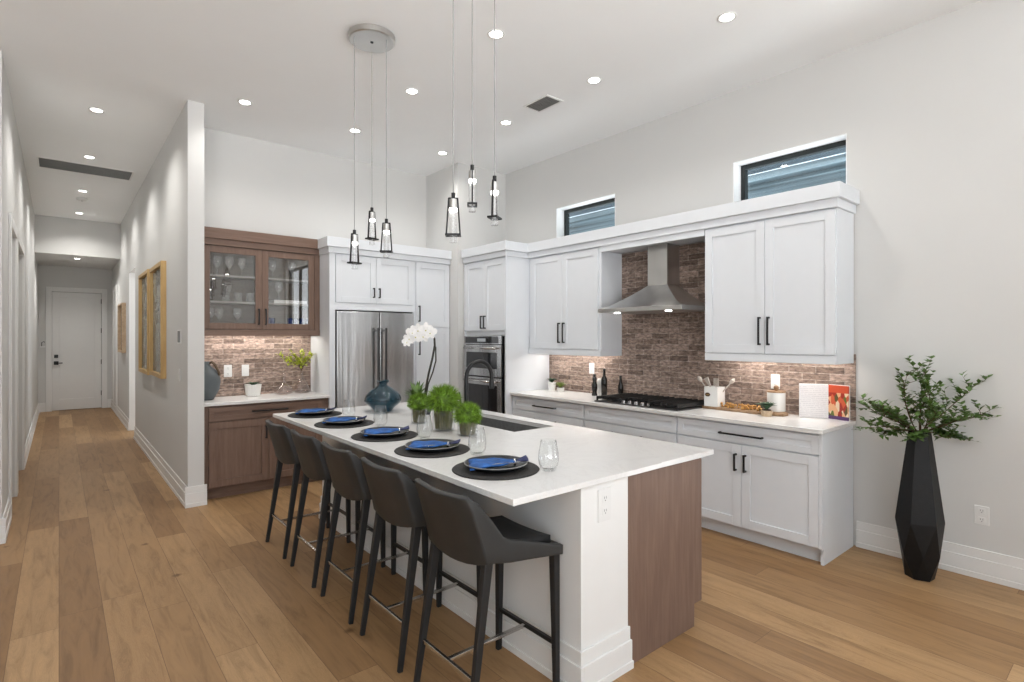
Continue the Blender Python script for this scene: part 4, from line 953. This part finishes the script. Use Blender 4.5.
# board with beads
bd = MB(); rng = random.Random(12); pts = []
bx, by0, by1 = 4.30, 1.86, 2.545
up = []; dn = []
for k in range(15):
    f = k/14; y = by0+(by1-by0)*f; hw = 0.088*math.sin(PI*(0.12+0.76*f))**0.5
    up.append((bx+0.02+hw+0.008*rng.gauss(0, 1), y, CZ)); dn.append((bx+0.02-hw+0.008*rng.gauss(0, 1), y, CZ))
bd.prism(up+dn[::-1], (0, 0, 0.022)); o = bd.build('serving_board', 'board', loc=(bx, 2.2, CZ), bevel=0.004)
tag(o, 'long live-edge wooden serving board on the worktop below the brick', 'board')
BZ = CZ+0.022
cr = thing('utensil_crock', 'square white utensil crock with an oval brown badge', 'crock', (4.315, 2.455, BZ)); cx, cy = 4.315, 2.455
mb = MB(); q = 0.062
mb.box(cx-q, cx+q, cy-q, cy+q, BZ, BZ+0.008)
for a in ((cx-q, cx-q+0.008, cy-q, cy+q), (cx+q-0.008, cx+q, cy-q, cy+q), (cx-q+0.008, cx+q-0.008, cy-q, cy-q+0.008), (cx-q+0.008, cx+q-0.008, cy+q-0.008, cy+q)): mb.box(*a, BZ+0.008, BZ+0.165)
mb.build('vessel', 'ceramic', cr, bevel=0.003)
mb = MB(); mb.prism([(cx-q, cy+0.028+0.024*math.cos(2*PI*k/24), BZ+0.100+0.017*math.sin(2*PI*k/24)) for k in range(24)], (-0.003, 0, 0)); o = mb.build('badge', 'twig', cr)
MB().box(cx-q-0.0036, cx-q-0.003, cy+0.016, cy+0.040, BZ+0.098, BZ+0.102).build('badge_band', 'gold', o)
def utensil(name, label, p0, p1, head):
    t = thing(name, label, 'utensil', p0); p0, p1 = Vector(p0), Vector(p1); d = (p1-p0).normalized()
    MB().tube([p0, p1], 0.005, 8).build('handle', 'utensil', t, smooth=True)
    mb = MB()
    if head == 'spoon': mb.tube([p1-d*0.004, p1+d*0.015, p1+d*0.035, p1+d*0.055], [0.005, 0.017, 0.018, 0.004], 10)
    elif head == 'spatula': mb.bar(p1-d*0.004, p1+d*0.07, 0.014, 0.003, (0.3, 1, 0), (0.026, 0.003))
    else:
        s = d.cross(Vector((1, 0, 0))).normalized(); n_ = d.cross(s)
        for k in (-1.5, -0.5, 0.5, 1.5): mb.bar(p1+s*k*0.013, p1+s*k*0.013+d*0.065, 0.004, 0.003, s)
        for e in (0, 0.0325, 0.061): mb.bar(p1+d*e-s*0.025, p1+d*e+s*0.025, 0.004, 0.003, d)
    mb.build('head', 'utensil', t); return t
utensil('wooden_spoon', 'pale wooden spoon leaning furthest left in the crock', (4.315, 2.42, BZ+0.012), (4.29, 2.562, BZ+0.205), 'spoon')
utensil('wooden_spatula', 'pale flat spatula leaning left in the crock', (4.330, 2.43, BZ+0.012), (4.310, 2.500, BZ+0.175), 'spatula')
utensil('slotted_turner', 'wide slotted wooden turner standing in the crock', (4.335, 2.455, BZ+0.012), (4.335, 2.452, BZ+0.172), 'slotted')
utensil('wooden_spoon', 'thin wooden spoon leaning right out of the crock', (4.33, 2.49, BZ+0.012), (4.35, 2.330, BZ+0.200), 'spoon')
mb = MB(); rng = random.Random(3)
for k in range(70):
    f = k/69; y = 2.37-0.33*f; x = 4.305+0.035*math.sin(f*17)+0.012*rng.gauss(0, 1)
    mb.ball((x, y+0.012*rng.gauss(0, 1), BZ+0.012+(0.018 if k % 3 == 0 else 0)), 0.012, 1)
bead = mb.build('bead_garland', 'bead', loc=(4.285, 2.15, BZ), smooth=True); tag(bead, 'string of honey coloured wooden beads heaped on the board', 'garland')
cn = thing('canister', 'round white canister with a wooden lid on the board', 'canister', (4.385, 1.965, BZ))
MB().lathe([(0, 0), (0.064, 0), (0.067, 0.004), (0.067, 0.150), (0, 0.150)], (4.385, 1.965, BZ), 32).build('jar', 'ceramic', cn, bevel=0.002)
MB().lathe([(0, 0.150), (0.068, 0.150), (0.068, 0.162), (0, 0.162)], (4.385, 1.965, BZ), 32).build('lid', 'board', cn)
MB().lathe([(0, 0.162), (0.012, 0.162), (0.018, 0.175), (0.02, 0.19), (0.014, 0.203), (0, 0.207)], (4.385, 1.965, BZ), 16).build('knob', 'board', cn, smooth=True)
small_pot('dark green succulent in a low stone pot in front of the canister', 4.20, 1.955, [(0, 0), (0.036, 0), (0.043, 0.045), (0.038, 0.045), (0.032, 0.01), (0, 0.01)], 'oak_pale', 'succ', 46, 0.098, 0.022, 0.058, base=CZ)
# standing open cookbook
bk = thing('cookbook', 'open cookbook standing on the worktop with fruit photo page', 'book', (4.43, 1.62, CZ))
A, B_, C_ = Vector((4.335, 1.765, CZ+0.002)), Vector((4.432, 1.600, CZ+0.002)), Vector((4.400, 1.455, CZ+0.002))
def leafblock(p, q_, th, h, z=0.0):
    d = (q_-p).normalized(); nrm = Vector((d.y, -d.x, 0))
    if nrm.x > 0: nrm = -nrm
    return [p+Vector((0, 0, z)), q_+Vector((0, 0, z)), q_-nrm*th+Vector((0, 0, z)), p-nrm*th+Vector((0, 0, z))], (0, 0, h)
for nm, p, q_, mt in (('page_block', A, B_, 'page'), ('page_block', B_, C_, 'photo')):
    v_, h_ = leafblock(p, q_, 0.010, 0.252); MB().prism(v_, h_).build(nm, mt, bk)
for p, q_ in ((A, B_), (B_, C_)):
    d = (q_-p).normalized(); nrm = Vector((d.y, -d.x, 0)); nrm = -nrm if nrm.x > 0 else nrm
    e = p-nrm*0.0105 - (d*0.004 if p is A else Vector()); f_ = q_-nrm*0.0105 + (d*0.004 if q_ is C_ else Vector())
    v_, h_ = leafblock(e, f_, 0.003, 0.258); MB().prism([Vector(a)-Vector((0, 0, 0.002)) for a in v_], h_).build('cover', 'ceramic', bk)

# ---------------------------------------------------------------- nook things
vg = MB().lathe([(0, 0.01), (0.060, 0.0), (0.070, 0.006), (0.118, 0.10), (0.130, 0.18), (0.120, 0.24), (0.085, 0.295), (0.045, 0.330), (0.034, 0.350), (0.040, 0.372), (0.033, 0.372), (0.027, 0.35), (0.036, 0.33), (0, 0.30)], (1.100, 5.98, CZ), 36)
gj = thing('grey_jug', 'tall slate grey ceramic jug with brown handle in the nook corner', 'jug', (1.100, 5.98, CZ))
vg.build('body', 'vasegrey', gj, smooth=True)
MB().tube([(1.130, 5.96, CZ+0.355), (1.145, 5.95, CZ+0.37), (1.170, 5.935, CZ+0.345), (1.200, 5.92, CZ+0.275), (1.207, 5.915, CZ+0.235)], 0.012, 8).build('handle', 'twig', gj, smooth=True)
rp = thing('ribbed_planter', 'white ribbed planter with a small dark succulent in the nook', 'planter', (1.548, 6.05, CZ))
mb = MB(); n = 40; prof = [(0.062, 0.0), (0.072, 0.05), (0.082, 0.125)]
mb.lathe([(0, 0), (0.058, 0), (0.066, 0.004), (0.079, 0.122), (0.074, 0.122), (0.060, 0.02), (0, 0.02)], (1.548, 6.05, CZ), n)
for i, v in enumerate(mb.bm.verts):
    d = Vector((v.co.x-1.548, v.co.y-6.05, 0))
    if d.length > 0.05 and i % 2: v.co += d*0.025
mb.build('pot', 'ribbed', rp)
MB().lathe([(0, 0.105), (0.070, 0.105), (0.070, 0.112), (0, 0.112)], (1.548, 6.05, CZ), 20).build('soil', 'soil', rp)
mb = MB(); rosette(mb, (1.548, 6.05, CZ+0.11), 16, 0.085, 0.016, random.Random(2), 0.15, 1.1); mb.build('succulent', 'succ', rp, recalc=False)
t = thing('glass_decanter', 'round smoky glass decanter with ball stopper in the nook', 'decanter', (1.86, 6.06, CZ))
MB().lathe([(0, 0.004), (0.07, 0), (0.094, 0.012), (0.095, 0.035), (0.078, 0.075), (0.044, 0.108), (0.020, 0.130), (0.016, 0.165), (0.022, 0.178), (0.019, 0.178), (0.013, 0.165), (0.017, 0.13), (0.040, 0.106), (0.074, 0.073), (0.090, 0.035), (0.08, 0.012), (0, 0.010)], (1.86, 6.06, CZ), 32).build('body', 'taupeglass', t, smooth=True)
MB().ball((1.86, 6.06, CZ+0.205), 0.026, 2).build('stopper', 'taupeglass', t, smooth=True)
t = thing('glass_bottle_vase', 'pointed smoky glass bottle vase in the nook by the white panel', 'vase', (2.055, 6.08, CZ))
MB().lathe([(0, 0.004), (0.07, 0), (0.086, 0.012), (0.082, 0.045), (0.056, 0.105), (0.030, 0.155), (0.014, 0.195), (0.011, 0.235), (0.016, 0.245), (0.013, 0.245), (0.008, 0.235), (0.011, 0.195), (0.027, 0.152), (0.052, 0.103), (0.078, 0.045), (0.08, 0.014), (0, 0.010)], (2.055, 6.08, CZ), 32).build('body', 'taupeglass', t, smooth=True)
sg = thing('lime_green_sprig', 'lime green leafy sprig standing in the pointed glass bottle', 'greenery', (2.055, 6.08, CZ+0.02))
mb = MB(); ml = MB(); rng = random.Random(21); b0 = Vector((2.055, 6.08, CZ+0.05))
for k in range(13):
    a = (-0.34+0.52*k/12); top = b0+Vector((a*0.75, -0.06+0.03*rng.gauss(0, 1), 0.375+0.025*rng.gauss(0, 1)-0.12*abs(a+0.03)))
    pts = [b0, b0+Vector((0, 0, 0.19)), b0+Vector((a*0.12, -0.01, 0.25)), top]
    pts[3].x = min(pts[3].x, 2.165)
    mb.tube(pts, [0.0022, 0.0022, 0.002, 0.0012], 6)
    for j in range(16):
        f = j/15; p = pts[2].lerp(pts[3], f)
        ml.leaf(p, Vector((rng.gauss(a*2, .8), rng.gauss(-.2, .6), rng.gauss(0.3, .5))), (0, 0, 1), 0.055*rng.uniform(.7, 1.2), 0.014, 0.1)
for v in ml.bm.verts: v.co.x = min(v.co.x, 2.195); v.co.y = min(v.co.y, 6.195)
mb.build('stems', 'twig', sg); ml.build('leaves', 'leaf_lime', sg, recalc=False)
# glasses in the cabinet
def lathe_thing(name, label, cat, prof, mat, p, group, base=True):
    t = MB().lathe(prof, n=20).build(name, mat, smooth=True); t.location = p; return tag(t, label, cat, group)
goblet = [(0, 0.002), (0.034, 0), (0.034, 0.003), (0.006, 0.008), (0.004, 0.075), (0.016, 0.088), (0.036, 0.115), (0.040, 0.145), (0.033, 0.195), (0.0315, 0.195), (0.038, 0.145), (0.034, 0.117), (0, 0.092)]
tumbler = [(0, 0), (0.033, 0), (0.038, 0.095), (0.0365, 0.095), (0.031, 0.008), (0, 0.008)]
blue = [(0, 0), (0.030, 0), (0.036, 0.105), (0.034, 0.105), (0.028, 0.008), (0, 0.008)]
Z0, Z1, Z2 = 1.626, 1.886, 2.146
def row(kind, prof, mat, cat, spots, z, labs, group):
    base = None
    for (x, y), lab in zip(spots, labs):
        if base is None: o = base = lathe_thing(kind, lab, cat, prof, mat, (x, y, z), group)
        else: o = dup(base, (x, y, z), None, lab, group)
row('stemmed_glass', goblet, 'glassware', 'glass', [(1.155, 6.08), (1.225, 6.02), (1.40, 6.06)], Z0, ['left glass goblet on the bottom shelf of the left cabinet bay', 'second glass goblet on the bottom shelf of the left cabinet bay', 'right glass goblet on the bottom shelf of the left cabinet bay'], 'goblets on the bottom shelf')
row('tumbler', tumbler, 'glassware', 'glass', [(1.130, 6.06), (1.295, 6.06), (1.410, 6.06), (1.520, 6.06)], Z1, ['leftmost clear tumbler on the middle shelf', 'second clear tumbler from the left on the middle shelf', 'third clear tumbler from the left on the middle shelf', 'clear tumbler on the middle shelf nearest the cabinet divider'], 'tumblers on the middle shelf')
row('stacked_tumbler', tumbler, 'glassware', 'glass', [(1.130, 6.06), (1.315, 6.075)], Z1+0.097, ['clear tumbler stacked on the leftmost one', 'clear tumbler stacked above the second one on the middle shelf'], 'stacked tumblers')
row('wine_glass', goblet, 'glassware', 'glass', [(1.22, 6.08), (1.325, 6.06), (1.45, 6.08)], Z2, ['left wine glass on the top shelf of the left bay', 'middle wine glass on the top shelf of the left bay', 'right wine glass on the top shelf of the left bay'], 'wine glasses on the top shelf')
row('wine_glass', goblet, 'glassware', 'glass', [(1.75, 6.08), (1.95, 6.08)], Z2, ['left wine glass on the top shelf of the right bay', 'right wine glass on the top shelf of the right bay'], 'wine glasses on the top shelf')
row('blue_tumbler', blue, 'cobalt', 'glass', [(1.685, 6.05), (1.745, 6.09), (1.925, 6.05), (1.985, 6.09), (2.05, 6.05), (2.11, 6.08)], Z0, ['leftmost cobalt blue tumbler on the bottom shelf', 'second cobalt blue tumbler on the bottom shelf from the left', 'third cobalt blue tumbler on the bottom shelf from the left', 'fourth cobalt blue tumbler on the bottom shelf from the left', 'fifth cobalt blue tumbler on the bottom shelf from the left', 'rightmost cobalt blue tumbler on the bottom shelf'], 'cobalt tumblers')
t = MB().lathe([(0, 0), (0.028, 0), (0.047, 0.03), (0.050, 0.06), (0.046, 0.06), (0.043, 0.032), (0, 0.012)], n=24).build('glass_bowl', 'glassware', smooth=True); t.location = (1.835, 6.07, Z0); tag(t, 'clear glass bowl among the blue tumblers', 'bowl')
t = MB().lathe(goblet, n=20).build('brandy_glass', 'glassware', smooth=True); t.location = (1.80, 6.04, Z1+0.035); tag(t, 'clear goblet standing on the pale book in the cabinet', 'glass')
t = thing('closed_book', 'pale book lying flat on the middle shelf of the right bay', 'book', (1.87, 6.06, Z1))
MB().box(1.735, 2.08, 5.98, 6.15, Z1+0.003, Z1+0.031).build('pages', 'page', t)
MB().box(1.732, 2.084, 5.976, 6.15, Z1+0.031, Z1+0.034).box(1.732, 2.084, 5.976, 6.15, Z1, Z1+0.003).box(1.732, 2.084, 6.15, 6.154, Z1, Z1+0.034).build('cover', 'ceramic', t)

# ---------------------------------------------------------------- tall black vase and branches
VX, VY = 4.205, 0.985
vb = thing('floor_vase', 'tall faceted matte black floor vase by the right wall', 'vase', (VX, VY, 0))
mb = MB(); rr = []
for r_, z, a0 in ((0.078, 0, 0.0), (0.108, 0.15, 0.5), (0.130, 0.36, 0.0), (0.060, 0.925, 0.0), (0.050, 0.925, 0.0), (0.050, 0.80, 0.0)):
    rr.append([mb.bm.verts.new((VX+r_*math.cos((k+a0)*PI/3-0.12), VY+r_*math.sin((k+a0)*PI/3-0.12), z)) for k in range(6)])
b_, l_, m_, t_, i_, j_ = rr
for k in range(6):
    l = (k+1) % 6
    mb.bm.faces.new([b_[k], b_[l], l_[k]]); mb.bm.faces.new([l_[k], b_[l], l_[l]])
    mb.bm.faces.new([m_[k], l_[k], m_[l]]); mb.bm.faces.new([l_[k], l_[l], m_[l]])
    mb.bm.faces.new([m_[k], m_[l], t_[l], t_[k]])
    mb.bm.faces.new([t_[k], t_[l], i_[l], i_[k]]); mb.bm.faces.new([i_[k], i_[l], j_[l], j_[k]])
mb.bm.faces.new(j_); mb.bm.faces.new(b_[::-1])
mb.build('body', 'vaseblack', vb)
br = thing('leafy_branches', 'spray of small-leaved green branches standing in the black vase', 'branches', (VX, VY, 0.82))
mb = MB(); ml = MB(); rng = random.Random(31); O_ = Vector((VX, VY, 0.84)); FWD = Vector((0.641, 0.767, 0))
def grow(p, d, L, r, lev):
    n = 6; pts = [p]; dd = Vector(d)
    for k in range(n):
        dd = (dd+Vector((rng.gauss(0, .10), rng.gauss(0, .10), rng.gauss(-0.01, .08)))).normalized(); q_ = pts[-1]+dd*L/n
        if q_.x > WX-0.035: q_.x = WX-0.035; dd.x *= -0.3
        pts.append(q_)
    mb.tube(pts, [r*(1-0.7*k/n) for k in range(n+1)], 5)
    if lev == 0:
        for k in range(1, n+1):
            for s_ in range(2):
                a = rng.uniform(0, 2*PI); sd = Vector((math.cos(a), math.sin(a), rng.uniform(-.2, .7)))
                grow(pts[k], (dd*0.8+sd*0.8).normalized(), L*rng.uniform(.22, .42), r*0.5, 1)
    st_ = 1 if lev else 3
    for k in range(st_, n+1):
        for s_ in (0, 1) if lev else (0,):
            if lev and rng.random() < 0.3: continue
            a = rng.uniform(0, 2*PI)
            ml.leaf(pts[k], (dd*0.6+Vector((math.cos(a), math.sin(a), rng.uniform(-.3, .5)))), (0, 0, 1), rng.uniform(.034, .050), rng.uniform(.012, .017), 0.12)
for a, el, dep, L in ((-1.0, 0.22, -0.2, .27), (-1.0, 0.50, 0.1, .29), (-0.85, 0.80, -0.1, .30), (-0.6, 1.15, 0.1, .36), (-0.1, 1.5, -0.1, .28), (0.28, 1.35, 0.1, .39), (0.6, 1.0, -0.15, .34), (1.0, 0.85, 0.0, .37), (1.0, 0.45, -0.2, .30), (1.0, 0.15, 0.1, .22), (-0.2, .6, -0.7, .25), (0.3, 0.5, -0.7, .22), (-0.6, .05, -.6, .17), (0.3, -.1, -.6, .13), (-.3, .4, .5, .2), (-.8, 0., .1, .16)):
    d = (RT*a+Vector((0, 0, el))+FWD*dep).normalized()
    mb.tube([O_, O_+Vector((d.x*0.045, d.y*0.045, 0.09))], 0.004, 5); grow(O_+Vector((d.x*0.045, d.y*0.045, 0.09)), d, L, 0.004, 0)
mb.build('twigs', 'twig', br); ml.build('leaves', 'leaf', br, recalc=False)

# ---------------------------------------------------------------- hall pictures and small fixtures
def picture(name, label, y0, y1, z0, z1, art, fm, fw=0.05, dep=0.035):
    t = thing(name, label, 'picture', (HX, (y0+y1)/2, z0))
    x0 = HX-dep; mb = MB()
    mb.box(x0, HX, y0, y0+fw, z0, z1); mb.box(x0, HX, y1-fw, y1, z0, z1); mb.box(x0, HX, y0+fw, y1-fw, z0, z0+fw); mb.box(x0, HX, y0+fw, y1-fw, z1-fw, z1)
    mb.build('frame', fm, t, bevel=0.002)
    MB().box(HX-0.014, HX-0.004, y0+fw, y1-fw, z0+fw, z1-fw).build('print', art, t); return t
picture('framed_picture', 'oak framed tall abstract print nearer the camera on the hall wall', 6.84, 7.83, 1.08, 2.345, 'art', 'oak', 0.045, 0.05)
picture('framed_picture', 'oak framed tall abstract print, second along the hall wall', 8.00, 8.98, 1.06, 2.365, 'art', 'oak', 0.045, 0.05)
picture('small_picture', 'small sand coloured picture near the end of the hall', 11.40, 12.25, 1.26, 2.12, 'art2', 'oak_pale', 0.03, 0.06)
ks = thing('wall_shelf', 'small pale wall shelf with a dark hook left of the hall door', 'shelf', (-0.22, HE, 1.30))
MB().box(-0.30, -0.215, HE-0.05, HE, 1.32, 1.345).build('ledge', 'trim', ks)
MB().tube([(-0.27, HE-0.03, 1.345), (-0.27, HE-0.03, 1.42), (-0.235, HE-0.03, 1.44), (-0.225, HE-0.03, 1.42)], 0.007, 6).build('hook', 'black', ks)

# ceiling fittings
dl = thing('recessed_downlight', '', 'ceiling light')
MB().lathe([(0.043, 0.0), (0.060, 0.0), (0.063, -0.004), (0.058, -0.007), (0.045, -0.004)], n=32, close=True).build('trim_ring', 'trim', dl, smooth=True)
MB().lathe([(0, -0.003), (0.044, -0.003), (0.044, 0), (0, 0)], n=32).build('lens', 'lamp', dl)
DL = [((0.27, 6.38, CEIL), 'recessed downlight nearest in the hall, before the long slot grille'), ((0.275, 8.10, CEIL), 'recessed downlight in the hall just before the slot grille'),
      ((0.265, 10.04, CEIL), 'recessed downlight in the hall beyond the slot grille'), ((0.265, 11.86, CEIL), 'last recessed downlight on the high hall ceiling'),
      ((0.262, 13.0, 3.0), 'recessed downlight in the low ceiling before the hall door'), ((1.29, 5.31, CEIL), 'recessed downlight in front of the brown nook'),
      ((2.335, 5.31, CEIL), 'recessed downlight in front of the refrigerator, behind the leftmost pendant'), ((2.338, 4.145, CEIL), 'recessed downlight right of the round pendant canopy'),
      ((2.351, 2.988, CEIL), 'recessed downlight near the rightmost pendant cord'), ((3.394, 5.31, CEIL), 'recessed downlight in front of the oven tower corner'),
      ((3.394, 4.155, CEIL), 'recessed downlight left of the square ceiling vent'), ((3.394, 3.003, CEIL), 'recessed downlight right of the square ceiling vent'),
      ((3.403, 1.847, CEIL), 'recessed downlight nearest the camera over the cooktop aisle')]
for i, (p, lab) in enumerate(DL):
    o = dl if i == 0 else dup(dl); o.location = p; o['label'] = lab; o['group'] = 'recessed downlights'
    ld = bpy.data.lights.new('downlight_beam', 'SPOT'); ld.energy = 24 if p[0] > 1 else 48; ld.color = (1.0, 0.97, 0.93); ld.spot_size = 2.5; ld.spot_blend = 0.7; ld.shadow_soft_size = 0.05
    lo = bpy.data.objects.new('downlight_beam', ld); COL.objects.link(lo); lo.location = (p[0], p[1], p[2]-0.02)
def grille(name, label, x0, x1, y0, y1, along, n, z=CEIL):
    t = thing(name, label, 'vent', ((x0+x1)/2, (y0+y1)/2, z)); b = 0.018
    mb = MB(); mb.box(x0-b, x1+b, y0-b, y0, z-0.008, z); mb.box(x0-b, x1+b, y1, y1+b, z-0.008, z); mb.box(x0-b, x0, y0, y1, z-0.008, z); mb.box(x1, x1+b, y0, y1, z-0.008, z)
    mb.build('frame', 'trim', t)
    MB().box(x0, x1, y0, y1, z-0.002, z).build('backing', 'greyvent', t)
    mb = MB()
    for k in range(n):
        f = (k+0.5)/n
        if along == 'x': yy = y0+(y1-y0)*f; mb.box(x0, x1, yy-0.003, yy+0.003, z-0.009, z-0.002)
        else: xx = x0+(x1-x0)*f; mb.box(xx-0.003, xx+0.003, y0, y1, z-0.009, z-0.002)
    mb.build('louvres', 'greyvent', t); return t
grille('slot_grille', 'long dark slot return grille across the hall ceiling', -0.185, 0.725, 8.47, 8.92, 'x', 16)
grille('ceiling_vent', 'small square dark vent in the kitchen ceiling', 3.29, 3.46, 3.46, 3.74, 'y', 7)
sd = thing('smoke_detector', 'small round white smoke detector on the hall ceiling', 'smoke detector', (0.27, 10.55, CEIL))
MB().lathe([(0, -0.045), (0.045, -0.042), (0.068, -0.030), (0.070, 0), (0, 0)], (0.27, 10.55, CEIL), 28).build('body', 'plastic', sd, smooth=True)
MB().lathe([(0, -0.048), (0.012, -0.048), (0.012, -0.044), (0, -0.044)], (0.27, 10.55, CEIL), 14).build('test_button', 'slot', sd)

# pendant lights
def pendant_fixture(label, cx, cy, drops):
    t = thing('pendant_light', label, 'pendant light', (cx, cy, CEIL), 'pendant clusters over the island')
    MB().lathe([(0, -0.040), (0.150, -0.040), (0.160, -0.034), (0.162, 0), (0, 0)], (cx, cy, CEIL), 48).build('canopy', 'nickel', t)
    MB().lathe([(0, 0), (0.011, 0), (0.011, 0.004), (0, 0.004)], (cx, cy, CEIL-0.044), 14).build('centre_screw', 'black', t)
    for (x, y, zt, rot) in drops:
        p = bpy.data.objects.new('pendant', None); COL.objects.link(p); p.parent = t; p.location = (x-cx, y-cy, zt-CEIL); p['_o'] = (x, y, zt)
        MB().lathe([(0, 0), (0.0028, 0), (0.0028, CEIL-0.04-zt), (0, CEIL-0.04-zt)], (x, y, zt), 8).build('cord', 'cord', p)
        MB().lathe([(0, 0), (0.011, 0), (0.011, -0.035), (0.0, -0.035)], (x, y, zt), 16).build('cap', 'black', p)
        MB().lathe([(0, -0.035), (0.021, -0.035), (0.022, -0.085), (0, -0.085)], (x, y, zt), 20).build('lamp_holder', 'nickel', p, smooth=False)
        MB().lathe([(0, -0.085), (0.0215, -0.085), (0.0215, -0.100), (0, -0.100)], (x, y, zt), 20).build('led', 'led', p)
        MB().lathe([(0, -0.101), (0.0205, -0.101), (0.0205, -0.270), (0, -0.270)], (x, y, zt), 24).build('crystal', 'crystal', p)
        u = Vector((math.cos(rot), math.sin(rot), 0)); v = Vector((-u.y, u.x, 0)); c = Vector((x, y, zt)); mb = MB()
        for s_ in (-1, 1): mb.bar(c+u*s_*0.024+Vector((0, 0, -0.028)), c+u*s_*0.038+Vector((0, 0, -0.232)), 0.0042, 0.0042, v)
        mb.bar(c-u*0.026+Vector((0, 0, -0.030)), c+u*0.026+Vector((0, 0, -0.030)), 0.0042, 0.0042, v)
        for s_ in (-1, 1): mb.bar(c-u*0.042+v*s_*0.024+Vector((0, 0, -0.229)), c+u*0.042+v*s_*0.024+Vector((0, 0, -0.229)), 0.0042, 0.005, v)
        for s_ in (-1, 1): mb.bar(c+u*s_*0.038-v*0.028+Vector((0, 0, -0.229)), c+u*s_*0.038+v*0.028+Vector((0, 0, -0.229)), 0.0042, 0.005, u)
        mb.build('frame', 'black', p)
pendant_fixture('round canopy with three pendants over the far half of the island', 1.698, 3.577, [(1.57, 3.58, 2.267, 0.35), (1.759, 3.705, 2.473, 0.35), (1.763, 3.484, 2.354, -0.65)])
pendant_fixture('three pendants over the near half of the island', 1.767, 2.450, [(1.646, 2.469, 2.309, -0.65), (1.825, 2.541, 2.515, 0.95), (1.831, 2.340, 2.407, 0.55)])

# under-cabinet light (the strips themselves are modelled above)
def area(name, loc, sx, sy, e, col):
    l = bpy.data.lights.new(name, 'AREA'); l.shape = 'RECTANGLE'; l.size = sx; l.size_y = sy; l.energy = e; l.color = col
    o = bpy.data.objects.new(name, l); COL.objects.link(o); o.location = loc; return o
WARM = (1.0, 0.94, 0.88)
area('under_cabinet_light', (4.32, 1.94, 1.38), 0.05, 0.85, 2.7, WARM); area('under_cabinet_light', (4.32, 4.10, 1.38), 0.05, 0.90, 2.7, WARM)
area('under_cabinet_light', (1.61, 6.08, 1.583), 1.0, 0.05, 3.6, WARM)

for o in bpy.data.objects:
    if '_o' in o: del o['_o']
